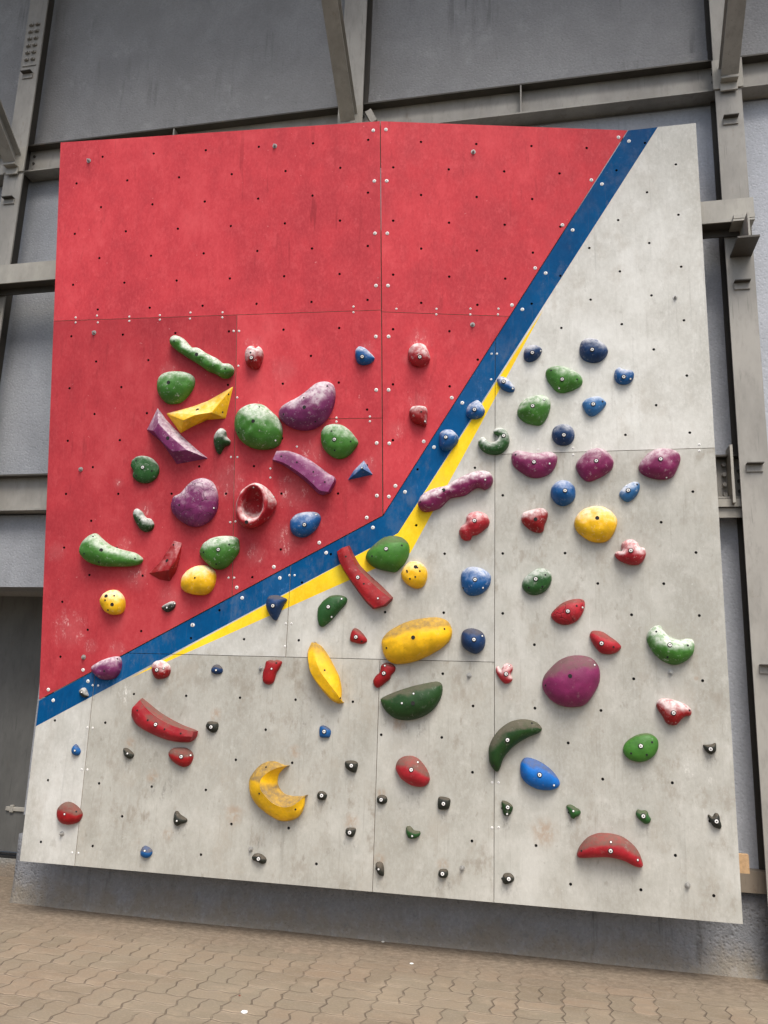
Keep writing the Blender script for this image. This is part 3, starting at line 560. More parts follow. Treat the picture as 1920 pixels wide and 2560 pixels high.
# gusset plates and knee braces
def knee(t, xm, w=.17):
    MB().box(xm - w / 2 - .012, xm + w / 2 + .012, CY0 - .014, CY0 - .001, ZB0 - .06, ZB0 + .17).build('gusset_plate', M_STEEL2, t, .002)
    c = MB(); c.box(xm - .055, xm + .055, CY0 - .075, CY0 - .015, ZB0 - .03, ZB0 - .018); c.box(xm - .055, xm + .055, CY0 - .03, CY0 - .0155, ZB0 - .09, ZB0 - .031)
    c.build('seat_cleat', M_STEEL2, t, .002)
for t, xm in ((tr_, xr), (tm_, xmid), (tl_, xl)): knee(t, xm)
def brace(xm, label):
    a = Vector((xm, CY0 - .03, ZB0 + .04)); b = Vector((xm, CY0 - 1.78, ZB0 + .04 + 1.78 * .83)); e = Vector((xm, b.y, 8.9))
    t = empty('knee_brace', a, label=label, cat='steel brace', group='knee braces rising to the canopy')
    up = (0, -.6, -.8)
    s1 = MB(); d = (b - a).normalized(); side = Vector((1, 0, 0)); nrm = side.cross(d).normalized()
    if nrm.z > 0: nrm = -nrm
    s1.bar(a, b, nrm, .012, .10)
    s1.bar(a + nrm * .055, b + nrm * .055, nrm, .112, .010); s1.bar(a - nrm * .055, b - nrm * .055, nrm, .112, .010)
    s1.build('brace_beam', M_STEEL, t)
    MB().box(xm - .05, xm + .05, e.y - .05, e.y + .05, b.z, e.z).build('post', M_STEEL, t)
brace(xr, 'steel knee brace leaning out from the right column at the top right')
brace(xmid, 'steel knee brace leaning out from the middle column above the board')
brace(xl, 'steel knee brace leaning out from the left column at the photo edge')

# ------------------------------------------------------------------ horizontal beams
def ibeam(xa, xb, z0, z1, yf, yw, label, stiff=()):
    t = empty('steel_beam', ((xa + xb) / 2, yf, z0), label=label, cat='steel beam', group='horizontal steel beams on the wall')
    mb = MB(); mb.box(xa, xb, yf, 5.338, z1 - .012, z1, 1); mb.box(xa, xb, yf, 5.338, z0, z0 + .012)  # top flange darkened to paint the shadow band above the web
    mb.box(xa, xb, yw, yw + .01, z0 + .012, z1 - .012)
    mb.build('beam_profile', [M_STEEL, M_STEEL_SHADE], t)
    for xe in (xa + .045, xb - .045):
        for dz in (.06, .125, .19):
            if z0 + dz < z1 - .03: MB().disc((xe, yw + .0005, z0 + dz), (0, -1, 0), .011, .011, 6).build('bolt', M_STEEL_SHADE, t)
    for x in stiff: MB().box(x - .005, x + .005, yf + .003, yw, z0 + .012, z1 - .012).build('stiffener', M_STEEL, t)
    return t
ibeam(-4.38 + .02, -1.5 - .02, ZB0, ZB1, 5.195, 5.268, 'upper horizontal steel beam left of the middle column, above the red board', (-3.0,))
ibeam(-1.5 + .02, 1.18 - .02, ZB0, ZB1, 5.195, 5.268, 'upper horizontal steel beam between the middle and right columns', (-.225,))
ibeam(1.18 + .02, 4.2, ZB0, ZB1, 5.195, 5.268, 'short visible piece of upper steel beam right of the right column')
ibeam(-7.2, -4.38 - .02, ZB0, ZB1, 5.195, 5.268, 'upper horizontal steel beam left of the left column')
c = MB(); c.bar((-1.36, 5.14, 5.76), (-1.31, 5.14, 5.66), (0, -1, 0), .05, .05); c.build('bracket', M_STEEL, tm_)
lb = ibeam(-4.36, -1.52, 2.725, 3.008, 5.2, 5.27, 'lower horizontal steel beam seen left of the board above the door')
rb = ibeam(-1.48, 1.16, 2.725, 3.008, 5.2, 5.27, 'lower horizontal steel beam with bolted end plate, right of the board')
MB().box(.9, 1.13, 5.17, 5.2, 2.665, 2.715).box(.9, 1.13, 5.19, 5.2, 2.60, 2.66).build('angle', M_STEEL2, rb)
ep = MB().box(1.045, 1.062, 5.13, 5.26, 2.68, 3.05).build('end_plate', M_STEEL2, rb, .002)
for i in range(4): MB().disc((1.028, 5.262, 2.76 + i * .065), (0, -1, 0), .014, .02, 6).build('bolt', M_STEEL, rb)
ibeam(1.2, 4.2, 2.725, 3.008, 5.2, 5.27, 'lower horizontal steel beam right of the right column')
# carrying beam the board hangs on: lies in front of the columns
YC = 5.0
t = empty('carrier_beam', (-1.5, YC, 4.55), label='horizontal steel carrier beam in front of the columns, passing behind the board', cat='steel beam')
mb = MB(); z0, z1 = at(0, 709, YC).z, at(0, 663, YC).z
xa, xb = -7.0, 1.255
mb.box(xa, xb, YC, YC + .012, z0, z1); mb.box(xa, xb, YC + .012, YC + .112, z0 + .004, z0 + .014, 1); mb.box(xa, xb, YC + .1, YC + .112, z0 - .045, z1 - .001, 1)  # bottom and back plates carry painted underside shade
mb.build('beam_profile', [M_STEEL2, M_STEEL_SHADE], t)
for xs, lab in ((xr + .005, 0), (xmid, 1), (xl, 2)):
    zt_ = z0 - .004; zb_ = zt_ - .185
    s_ = MB(); yF = YC - .12
    s_.box(xs - .065, xs + .065, yF, CY0 - .001, zb_, zb_ + .012, 1); s_.box(xs - .065, xs + .065, YC - .03, CY0 - .001, zt_ - .012, zt_)  # lower flange of the stub has its shade painted in
    s_.box(xs + .0, xs + .012, yF, CY0 - .001, zb_ + .012, zt_ - .012)
    s_.build('stub_bracket', [M_STEEL_SHADE if lab else M_STEEL2, M_STEEL_SHADE], t)
    MB().box(xs - .06, xs + .068, YC - .03, YC - .001, z0 + .0, z0 + .03).build('clamp_plate', M_STEEL2, t, .002)
# low rail right
lr = MB(); lr.box(-3.6, 4.2, 5.235, 5.309, PZ + .002, PZ + .118)
lr = lr.build('low_rail', M_STEELD); tag(lr, 'brown low steel rail on top of the concrete plinth at lower right', 'rail')
q0 = at(1870, 2180, 4.99); 
tb = MB(); tb.box(.90, at(1873, 2160, 5.06).x, 5.06, 5.1, at(1866, 2184, 5.06).z, at(1866, 2137, 5.06).z)

# ------------------------------------------------------------------ canopy overhead (out of frame, carried by the knee braces)
cp = empty('canopy', (-1, 3.5, 8.0), label='flat grey canopy roof high above the wall on knee braces', cat='canopy')
MB().box(-11, 11, CY0 - 1.7, 5.6, 8.92, 9.02).build('roof_sheet', M_STEEL, cp)
MB().box(-11, 11, CY0 - 1.85, CY0 - 1.7, 8.8, 9.02).build('edge_beam', M_STEEL2, cp)

# ------------------------------------------------------------------ climbing board
board = empty('climbing_wall', (-1.2, BY, .37), label='large climbing board of red overhanging and grey vertical plywood panels with blue and yellow stripes', cat='climbing wall')
XL, XR, ZB = kx(-3.352), kx(.905), kz(.368)
ZTT = ZT
WREG = [(XL, ZB), (XR, ZB), (XR, ZTT), (TR.x, ZTT), (P0.x, P0.z), (XL, L0.z)]
def wxz(x, y): p = at(x, y, BY); return (p.x, p.z)
bc = wxz(995, 1333); bt = wxz(1646.5, 315.6); bl = (XL, wxz(93.5, 1816)[1])
BLUE = [bl, bc, (bt[0], ZTT + .01), (TR.x, ZTT + .01), (P0.x, P0.z), (XL - .01, L0.z)]
YEL = [wxz(326, 1695), wxz(1026, 1382), wxz(1359, 773), bc]
def inside(p, poly):
    x, y = p; c = False; n = len(poly)
    for i in range(n):
        x0, y0 = poly[i]; x1, y1 = poly[(i + 1) % n]
        if (y0 > y) != (y1 > y) and x < (x1 - x0) * (y - y0) / (y1 - y0) + x0: c = not c
    return c
def rect(x0, z0, x1, z1): return [(x0, z0), (x1, z0), (x1, z1), (x0, z1)]
LREG = [(XL + .012, L0.z + .012), (P0.x - .008, P0.z + .004), (CX - .006, ZT), (TL.x, ZT)]
LREG = [(XL, L0.z + .008), (P0.x - .005, P0.z + .004), (CT.x - .0035, ZT), (XL + .012, ZT)]
RREG = [(P0.x + .001, P0.z + .010), (TR.x - .006, ZT), (CT.x + .002, ZT)]
# T-nut lattice
holes = {'W': [], 'L': [], 'R': []}
def zrow(j): return 4.846 - .1803 * j if j <= 19 else 1.421 - .1855 * (j - 19)
for j in range(-1, 26):
    for k in range(-1, 24):
        if (j + k) % 2: continue
        x = .770 - .1835 * k if k <= 6 else -.322 - .181 * (k - 6)
        holes['W'].append((kx(x), kz(zrow(j) + .001 * x)))
for j in range(0, 24):
    for k in range(0, 14):
        if (j + k) % 2 == 0: continue
        holes['L'].append((kx(-3.212 + .1845 * k), kz(5.012 - .1775 * j)))
    for k in range(0, 10):
        if (j + k) % 2 == 0: continue
        holes['R'].append((kx(-1.019 + .1765 * k), kz(5.003 - .1782 * j)))
M_WHITE = {}
SP_BROWN = [((*(), ) or ()) for _ in ()]
def W3(c, p): a = px(c, p); q = at(a[0], a[1], BY); return (q.x, q.y, q.z)
spots_w = [(W3('K', (345, 375)), .06), (W3('K', (1030, 690)), .06), (W3('K', (500, 1230)), .08), (W3('K', (1520, 1300)), .07), (W3('O', (820, 620)), .05),
           (W3('O', (350, 70)), .04), (W3('O', (1600, 370)), .11), (W3('J', (985, 750)), .05), (W3('J', (1180, 1040)), .06), (W3('O', (330, 580)), .05),
           (W3('N', (1000, 400)), .02), (W3('L', (430, 640)), .07), (W3('R', (1090, -40)), .05)]
chalk_w = [(W3('C', (1300, 1150)), .06), (W3('D', (560, 1130)), .1), (W3('H', (780, 330)), .08), (W3('I', (360, 310)), .08), (W3('C', (640, 1330)), .12),
           (W3('N', (1000, 1370)), .14), (W3('H', (1000, 80)), .07), (W3('J', (950, 330)), .1), (W3('G', (1180, 500)), .07)]
WC, WH, WL = (.53, .518, .468), (.68, .668, .62), (.41, .397, .35)
rub = [((W3(c_, p)), r_) for c_, p, r_ in [('K', (310, 560), .10), ('K', (1515, 900), .09), ('K', (1260, 1130), .08), ('K', (1500, 1480), .09), ('K', (700, 1500), .10), ('L', (870, 1480), .09), ('L', (1470, 1560), .08),
        ('L', (560, 1300), .14), ('J', (970, 930), .09), ('J', (1420, 1480), .10), ('T', (215, 470), .08), ('T', (1330, 560), .08), ('O', (820, 760), .09), ('O', (340, 740), .09), ('O', (1330, 800), .09), ('N', (1140, 1210), .08), ('K', (860, 1330), .16), ('K', (1100, 400), .15), ('L', (600, 680), .16), ('J', (1250, 1130), .16)]]
def white(i, tint, grime, warm=0):
    wk = lambda c: (c[0], c[1] * (1 - .025 * warm), c[2] * (1 - .09 * warm))
    return paint('grey board %d' % i, wk(WC), wk(WH), wk(WL), tint, chalk_w, .3, spots_w, (.33, .22, .14), grime, seed=i * 3.1, chalkcol=(.74, .72, .66), rubber=rub)
M_BLUE = paint('blue stripe', (.001, .066, .185), (.004, .09, .24), (.001, .046, .14), 1, [(W3('J', (860, 170)), .2), (W3('C', (650, 560)), .25), (W3('F', (800, 880)), .18), (W3('C', (80, 1520)), .12), (W3('J', (640, 260)), .1)], .2, None, (0, 0, 0), .14, seed=2, chalkcol=(.10, .22, .42))
M_YEL = paint('yellow stripe', (.84, .58, .016), (.92, .72, .06), (.74, .44, .014), 1, None, .3, None, (0, 0, 0), .12, seed=5)
def L3(c, p, f='L'): a = px(c, p); q = FAC[f].hit(*a); return (q.x, q.y, q.z)
chalk_r = [(L3('B', (290, 160)), .10), (L3('B', (560, 400)), .13), (L3('B', (1350, 190)), .07), (L3('B', (830, 1190)), .12), (L3('B', (40, 1440)), .16), (L3('B', (650, 1540)), .16),
           (L3('A', (1560, 1290)), .1), (L3('A', (900, 1510)), .09), (L3('A', (1090, 400)), .08), (L3('A', (690, 1300)), .05), (L3('E', (330, 1150)), .17), (L3('E', (210, 480)), .09),
           (L3('E', (800, 430)), .08), (L3('E', (1180, 870)), .10), (L3('E', (510, 1300)), .07), (L3('F', (880, 410)), .14), (L3('F', (600, 560)), .1), (L3('E', (740, 1330)), .08), (L3('E', (900, 700)), .12),
           (L3('B', (1350, 1300)), .08)]
chalk_r2 = [(L3('V', (690, 380), 'R'), .11), (L3('V', (690, 1020), 'R'), .10), (L3('V', (450, 1290), 'R'), .09), (L3('V', (560, 560), 'R'), .05)]
RC, RH, RL = (.575, .050, .062), (.72, .11, .118), (.44, .038, .049)
def red(i, tint, ch, dr=None): return paint('red board %d' % i, RC, RH, RL, tint, ch, .35, None, (0, 0, 0), 0, seed=i * 2.7 + 1, chalkcol=(.85, .55, .52), drips=dr)
g = .0017
S1, S2, S3, S4, H1, H2 = kx(-2.966), kx(-1.668), kx(-1.068), kx(-.379), kz(1.675), kz(2.945)
SR, HA, HB, HC_ = kx(-2.052), kz(3.878), kz(3.182), kz(3.866)
PANELS = [('W', WREG, rect(XL - .01, ZB, S1 - g, H1 - g), white(1, .9, .4)),
          ('W', WREG, rect(S1 + g, ZB, S3 - g, H1 - g), white(2, .78, .9, .5)),
          ('W', WREG, rect(S3 + g, ZB, S4 - g, H1 - g), white(3, .81, .8, .5)),
          ('W', WREG, rect(S4 + g, ZB, XR + .01, H2 - g), white(4, .82, .65, .4)),
          ('W', WREG, rect(S4 + g, H2 + g, XR + .01, 9), white(5, 1.06, .35)),
          ('W', WREG, rect(XL - .01, H1 + g, S2 - g, 9), white(6, .92, .5)),
          ('W', WREG, rect(S2 + g, H1 + g, S4 - g, 9), white(7, .88, .5, .2)),
          ('L', LREG, rect(-9, HA + g, 0, 9), red(1, 1.02, chalk_r[:1], [(L3('S', (700, 420)), .55), (L3('S', (790, 560)), .5)])),
          ('L', LREG, rect(-9, 0, SR - g, HA - g), red(2, .78, chalk_r)),
          ('L', LREG, rect(SR + g, HB + g, 0, HA - g), red(3, 1.0, chalk_r)),
          ('L', LREG, rect(SR + g, 0, 0, HB - g), red(4, .84, chalk_r)),
          ('R', RREG, rect(-2, HC_ + g, 2, 9), red(5, 1.02, None)),
          ('R', RREG, rect(-2, 0, 2, HC_ - g), red(6, .99, chalk_r2))]
HR = .0085
def make_panel(fk, reg, rc, mat):
    F = FAC[fk]
    pts = []; edges = []
    def loop(poly):
        b = len(pts); n = len(poly)
        for p in poly: pts.append(Vector(p))
        for i in range(n): edges.append((b + i, b + (i + 1) % n))
    loop(reg); loop(rc)
    if fk == 'W': loop(BLUE); loop(YEL)
    hs = []
    for h in holes[fk]:
        pr = [(h[0] + math.cos(a) * .02, h[1] + math.sin(a) * .02) for a in [0, 1.57, 3.14, 4.71]] + [h]
        if all(inside(p, reg) and inside(p, rc) for p in pr): hs.append(h)
    for h in hs: loop([(h[0] + HR * math.cos(2 * math.pi * i / 12), h[1] + HR * math.sin(2 * math.pi * i / 12)) for i in range(12)])
    V, E, Fc, _, _, _ = geometry.delaunay_2d_cdt(pts, edges, [], 0, 1e-5)
    verts = [F.up(p.x, p.y) for p in V]; faces = []; mi = []
    for f in Fc:
        c = sum((V[i] for i in f), Vector((0, 0))) / len(f); c2 = (c.x, c.y)
        if not (inside(c2, reg) and inside(c2, rc)): continue
        if any((c.x - h[0]) ** 2 + (c.y - h[1]) ** 2 < (HR * .97) ** 2 for h in hs): continue
        k = 0
        if fk == 'W':
            if inside(c2, BLUE): k = 1
            elif inside(c2, YEL): k = 2
        faces.append(tuple(f)); mi.append(k)
    # orient towards the viewer
    out = []
    for f in faces:
        a, b, c = (verts[i] for i in f[:3])
        out.append(f if (b - a).cross(c - a).dot(F.n) > 0 else tuple(reversed(f)))
    cnt = {}
    for f in out:
        for i in range(len(f)): cnt[(f[i], f[(i + 1) % len(f)])] = 1
    th = .018; nv = len(verts); bmap = {}
    for (a, b) in list(cnt):
        if (b, a) in cnt: continue
        for i in (a, b):
            if i not in bmap: bmap[i] = len(verts); verts.append(verts[i] - F.n * th)
        out.append((b, a, bmap[a], bmap[b])); mi.append(4 if any(abs(math.hypot(V[a].x - h[0], V[a].y - h[1]) - HR) < HR * .2 for h in hs) else 3)
    # blind bottoms of the T-nut holes
    for h in hs:
        rg = [(math.atan2(V[k].y - h[1], V[k].x - h[0]), bmap[k]) for k in bmap if k < nv and abs(math.hypot(V[k].x - h[0], V[k].y - h[1]) - HR) < HR * .2]
        q = tuple(k for _, k in sorted(rg))
        if len(q) < 3: continue
        n_ = (verts[q[1]] - verts[q[0]]).cross(verts[q[2]] - verts[q[0]])
        out.append(q if n_.dot(F.n) > 0 else tuple(reversed(q))); mi.append(4)
    used = sorted({i for f in out for i in f}); rm = {k: i for i, k in enumerate(used)}
    verts = [verts[k] for k in used]; out = [tuple(rm[i] for i in f) for f in out]
    o = mesh_obj('plywood_panel', verts, out, [mat, M_BLUE, M_YEL, M_PLYEDGE, M_DARK], board, mi=mi)
    return o
panels = []
for fk, reg, rc, mat in PANELS:
    panels.append((fk, reg, rc, make_panel(fk, reg, rc, mat)))
# dark backing added against light leaks, side and top cheeks that close the wedge
def quad_slab(name, pts, th, mat, nrm):
    n = Vector(nrm).normalized(); v = [Vector(p) for p in pts]; v += [p + n * th for p in v]; k = len(pts)
    f = [tuple(range(k)), tuple(range(2 * k - 1, k - 1, -1))] + [(i, (i + 1) % k, (i + 1) % k + k, i + k)[::-1] for i in range(k)]
    return mesh_obj(name, v, f, mat, board)
M_FRAME = plain('added black backing', (.03, .028, .025), .9)
for fk, reg in (('W', WREG), ('L', LREG), ('R', RREG)):
    F = FAC[fk]; ins = []
    cxm = sum(p[0] for p in reg) / len(reg); czm = sum(p[1] for p in reg) / len(reg)
    v = [F.up(p[0] + (cxm - p[0]) * .006, p[1] + (czm - p[1]) * .006, -.0185) for p in reg]
    k = len(v); v += [q - F.n * .003 for q in v]
    ff = [tuple(range(k)), tuple(range(2 * k - 1, k - 1, -1))] + [(i, (i + 1) % k, (i + 1) % k + k, i + k) for i in range(k)]
    mesh_obj('backing', v, ff, M_FRAME, board)
fl = FAC['L']; a = fl.up(XL + .004, L0.z + .03, -.02); b = fl.up(XL + .004, ZT - .02, -.02)
quad_slab('side_cheek', [a, b, Vector((XL + .004, 5.09, ZT - .02)), Vector((XL + .004, 5.09, L0.z))], .018, M_PLYEDGE, (1, 0, 0))
t1 = fl.up(XL + .03, ZT, -.02); t2 = fl.up(CT.x, ZT, -.02)
quad_slab('top_cheek', [(t1.x, t1.y, ZT - .02), (t2.x, t2.y, ZT - .02), (TR.x - .03, BY + .02, ZT - .02), (TR.x - .03, 5.05, ZT - .02), (t1.x, 5.05, ZT - .02)], .012, M_PLYEDGE, (0, 0, 1))
# timber studs behind the grey face
mb = MB()
for x in (XL + .03, S1, S2, S3, S4, XR - .05): mb.box(x - .022, x + .022, BY + .026, BY + .1, ZB + .03, 1.2 if x < -2 else (2.0 if x < -.6 else (2.6 if x < 0 else ZT - .05)))
for z in (ZB + .035, 2.9): mb.box(XL + .06 if z < 1.3 else S4 + .03, XR - .08, BY + .03, BY + .09, z - .022, z + .022)
mb.build('stud_frame', M_WOOD, board)
tb.build('timber_block', M_WOOD, board)

# ------------------------------------------------------------------ screws in the board
def screw_mesh(name, r, h, ring=True):
    mb = MB(); mb.disc((0, 0, 0), (0, 0, 1), r * 1.25, h * .3, 14, 0, .96); mb.disc((0, 0, h * .3), (0, 0, 1), r, h * .7, 12, 0, .7)
    mb.disc((0, 0, h), (0, 0, 1), r * .32, h * .06, 6, 1)
    o = mb.build(name, [M_SCREW, M_DARK]); me = o.data; bpy.data.objects.remove(o); me.polygons.foreach_set('use_smooth', [False] * len(me.polygons)); return me
ME_BIG = screw_mesh('screw', .0098, .004); ME_SMALL = screw_mesh('screw', .0058, .003)
def anchor_mesh():
    mb = MB(); mb.disc((0, 0, 0), (0, 0, 1), .016, .003, 16, 0, .95); mb.disc((0, 0, .003), (0, 0, 1), .0105, .012, 6, 0, .9); mb.disc((0, 0, .015), (0, 0, 1), .005, .01, 10, 0, .9)
    o = mb.build('anchor_bolt', [M_BOLT]); me = o.data; bpy.data.objects.remove(o); return me
ME_ANC = anchor_mesh()
def frame_for(n, p):
    return Matrix.Translation(p) @ Vector(n).to_track_quat('Z', 'Y').to_matrix().to_4x4()
def put(me, name, parent, p, n, spin=0.0):
    o = bpy.data.objects.new(name, me); COL.objects.link(o); o.parent = parent
    m = frame_for(n, Vector(p)) @ Matrix.Rotation(spin, 4, 'Z'); m.translation = Vector(p) - parent.location
    o.matrix_local = m; return o
def facet_of(x, z):
    for fk, reg in (('L', LREG), ('R', RREG)):
        if inside((x, z), reg): return fk
    return 'W'
def put_screw(c, p, me, name='screw'):
    a = px(c, p)
    for fk in ('L', 'R', 'W'):
        q = FAC[fk].hit(*a)
        reg = {'L': LREG, 'R': RREG, 'W': WREG}[fk]
        if not inside((q.x, q.z), reg): continue
        for f2, rg, rc, ob in panels:
            if f2 == fk and inside((q.x, q.z), rc):
                put(me, name, ob, q + FAC[fk].n * .0003 - board.location, FAC[fk].n, random.random() * 3); return
BIG = {'V': '245,333 248,880 253,1424 255,1963 375,333 375,880 382,1428 378,1973 1022,960 735,1408 445,1863 1130,1012 840,1467 543,1925',
       '2': '760,845 842,840 767,1173 847,1172 771,1512 851,1512', 'S': '940,714 970,714',
       '3': '690,890 758,915 514,1167 583,1193 327,1458 393,1491', '5': '150,78 218,111 0,318 67,346',
       'F': '1200,440 772,668 422,862 1265,535 828,773 473,960 10,1217', 'G': '290,128 348,222',
       'J': '622,218 322,383 585,10 580,120 280,290', 'E': '1385,1115'}
SML = {'4': '490,399 490,431 628,387 634,431 838,393 838,421 1036,384 1036,413 1234,367 1231,406 1442,365 1441,399 1515,487 1550,487 1545,712 1497,1303',
       'V': '15,27 15,85 455,50 866,50 863,107 1213,48 1212,107 1500,48 1495,107 1430,510 1485,510 1425,772',
       'B': '90,28 140,28 125,655 1060,845 1060,882 1375,835 1375,880 66,1217 127,1217 437,1325 437,1410 687,1118',
       'F': '360,247 410,240 345,770 398,770 918,747 967,747 885,1203 938,1203 877,1415', 'D': '20,1145 350,1130 350,1195 1540,1098 1540,1157',
       'J': '663,253 710,255 617,617 663,622 568,980 617,982', 'L': '1320,1193 1382,1193 1320,1618 1382,1615', 'R': '467,82 508,85'}
ANC = {'1': '576,1042', '4': '610,497 524,1382', '2': '122,947 1408,985', 'V': '1235,212', 'E': '447,1392', 'N': '733,338', 'L': '1105,183', 'K': '648,1530',
       'O': '970,645', 'Q': '1138,293', 'J': '397,1535', '5': '1058,268', 'F': '650,1625'}
def parse(s): return [tuple(float(q) for q in a.split(',')) for a in s.split()]
for d, me, nm in ((BIG, ME_BIG, 'screw'), (SML, ME_SMALL, 'screw'), (ANC, ME_ANC, 'anchor_bolt')):
    for c, s_ in d.items():
        for p in parse(s_): put_screw(c, p, me, nm)

# ------------------------------------------------------------------ holds
def closed_spline(P, n):
    P = [Vector(p) for p in P]; m = len(P); out = []
    for i in range(m):
        p0, p1, p2, p3 = P[i - 1], P[i], P[(i + 1) % m], P[(i + 2) % m]
        for k in range(8):
            t = k / 8; t2 = t * t; t3 = t2 * t
            out.append(.5 * ((2 * p1) + (-p0 + p2) * t + (2 * p0 - 5 * p1 + 4 * p2 - p3) * t2 + (-p0 + 3 * p1 - 3 * p2 + p3) * t3))
    L = [0]
    for i in range(len(out)): L.append(L[-1] + (out[(i + 1) % len(out)] - out[i]).length)
    tot = L[-1]; res = []; j = 0
    for k in range(n):
        d = tot * k / n
        while L[j + 1] < d: j += 1
        t = (d - L[j]) / max(1e-9, L[j + 1] - L[j]); res.append(out[j].lerp(out[(j + 1) % len(out)], t))
    return res, tot
def fixture_mesh(kind):
    mb = MB()
    if kind == 'b':
        mb.disc((0, 0, -.004), (0, 0, 1), .0145, .0046, 18, 1); mb.disc((0, 0, .0003), (0, 0, 1), .0105, .0045, 16, 0, .86)
        mb.disc((0, 0, .0046), (0, 0, 1), .0042, .0006, 6, 1); nm = 'bolt'
    elif kind == 's': mb.disc((0, 0, -.003), (0, 0, 1), .0078, .0034, 14, 1); mb.disc((0, 0, .0002), (0, 0, 1), .0058, .0025, 12, 0, .8); nm = 'screw'
    elif kind == 'H': mb.disc((0, 0, -.004), (0, 0, 1), .0125, .0046, 18, 1, .97); nm = 'bolt_hole'
    else: mb.disc((0, 0, -.004), (0, 0, 1), .0062, .0045, 14, 1, .97); nm = 'screw_hole'
    o = mb.build(nm, [M_SCREW, M_DARK]); me = o.data; bpy.data.objects.remove(o); return me, nm
FIX = {k: fixture_mesh(k) for k in 'bsHh'}
def add_fixtures(ob, F, crop, fix, verts, faces):
    bvh = BVHTree.FromPolygons([v.copy() for v in verts], faces)
    for s_ in fix.split():
        k = s_[0]; p = tuple(float(q) for q in s_[1:].split(',')); a = px(crop, p)
        r = ray(*a).normalized(); loc, nrm, idx, dist = bvh.ray_cast(EYE, r)
        if loc is None: loc = F.hit(*a); nrm = F.n
        if nrm.dot(r) > 0: nrm = -nrm
        nn = (nrm * .6 + F.n * .4).normalized()
        me, nm = FIX[k]; put(me, nm, ob, loc + nn * .0008, nn, random.random() * 3)
GRP = {'climbing_hold': 'climbing holds bolted to the board', 'foothold': 'small footholds bolted to the lower board', 'pocket_hold': 'climbing holds bolted to the board'}
def make_hold(nm, label, crop, fk, colr, dust, amt, h, ex, outl, fix):
    F = FAC[fk]; rim = .10 if ex >= .44 else (.22 if ex >= .36 else .5)
    P3 = [F.hit(*px(crop, p), rim * h) for p in parse(outl)]
    c = sum(P3, Vector()) / len(P3); c = c - F.n * ((c - F.o).dot(F.n))
    U = Vector((1, 0, 0)); U = (U - F.n * U.dot(F.n)).normalized(); V_ = F.n.cross(U)
    if V_.z < 0: V_ = -V_
    P2 = [((p - c).dot(U), (p - c).dot(V_)) for p in P3]
    small = nm == 'foothold'
    nb = 44 if small else 84
    ring, per = closed_spline(P2, nb)
    area = abs(sum(ring[i].x * ring[(i + 1) % nb].y - ring[(i + 1) % nb].x * ring[i].y for i in range(nb))) / 2
    s = math.sqrt(area) / (9 if small else 17)
    A = np.array([(p.x, p.y) for p in ring]); B = np.roll(A, -1, 0)
    def dist(Q):
        D = B - A; W_ = Q[:, None, :] - A[None]; t = np.clip((W_ * D[None]).sum(2) / (D * D).sum(1)[None], 0, 1)
        return np.sqrt(((W_ - t[:, :, None] * D[None]) ** 2).sum(2)).min(1)
    sgn = 1 if sum(ring[i].x * ring[(i + 1) % nb].y - ring[(i + 1) % nb].x * ring[i].y for i in range(nb)) > 0 else -1
    pts = [Vector(p) for p in ring]; edges = [(i, (i + 1) % nb) for i in range(nb)]
    for off in (.22 * s, .6 * s):
        T = np.roll(A, -1, 0) - np.roll(A, 1, 0); T /= np.linalg.norm(T, axis=1)[:, None]; N_ = np.stack([-T[:, 1], T[:, 0]], 1) * sgn
        Q = A + N_ * off; d = dist(Q)
        for q, dd in zip(Q, d):
            if dd > off * .9 and inside((q[0], q[1]), P2): pts.append(Vector(q))
    mn, mx = A.min(0), A.max(0); Q = []; y = mn[1]; r_ = 0
    while y < mx[1]:
        x = mn[0] + (s / 2 if r_ % 2 else 0)
        while x < mx[0]: Q.append((x + random.uniform(-.08, .08) * s, y + random.uniform(-.08, .08) * s)); x += s
        y += s * .87; r_ += 1
    poly = [(p.x, p.y) for p in ring]
    if Q:
        Q = np.array(Q); d = dist(Q)
        for q, dd in zip(Q, d):
            if dd > s * 1.0 and inside((q[0], q[1]), poly): pts.append(Vector(q))
    V2, E2, F2, *_ = geometry.delaunay_2d_cdt(pts, edges, [], 1, 1e-6)
    n = len(V2); X = np.array([(v.x, v.y) for v in V2]); db = dist(X); free = db > 1e-5
    Lm = np.zeros((n, n))
    for f in F2:
        for i in range(3):
            a, b, cc = f[i], f[(i + 1) % 3], f[(i + 2) % 3]
            u_ = X[a] - X[cc]; w_ = X[b] - X[cc]; cr = abs(u_[0] * w_[1] - u_[1] * w_[0]); ct = max(.02, (u_ @ w_) / max(cr, 1e-12)) * .5
            ct = min(ct, 20); Lm[a, b] -= ct; Lm[b, a] -= ct; Lm[a, a] += ct; Lm[b, b] += ct
    ar = np.zeros(n)
    for f in F2:
        u_ = X[f[1]] - X[f[0]]; w_ = X[f[2]] - X[f[0]]; a_ = abs(u_[0] * w_[1] - u_[1] * w_[0]) / 6
        for i in f: ar[i] += a_
    idx = np.where(free)[0]; u = np.zeros(n)
    u[idx] = np.linalg.solve(Lm[np.ix_(idx, idx)], ar[idx]); u = np.clip(u / u.max(), 0, 1)
    sd_ = random.random() * 90
    verts = []
    lump = {'chalk': .07, 'dust': .04}[dust] * (1.8 if 'lumpy' in label or 'twisted' in label or 'knobbly' in label or small else 1)
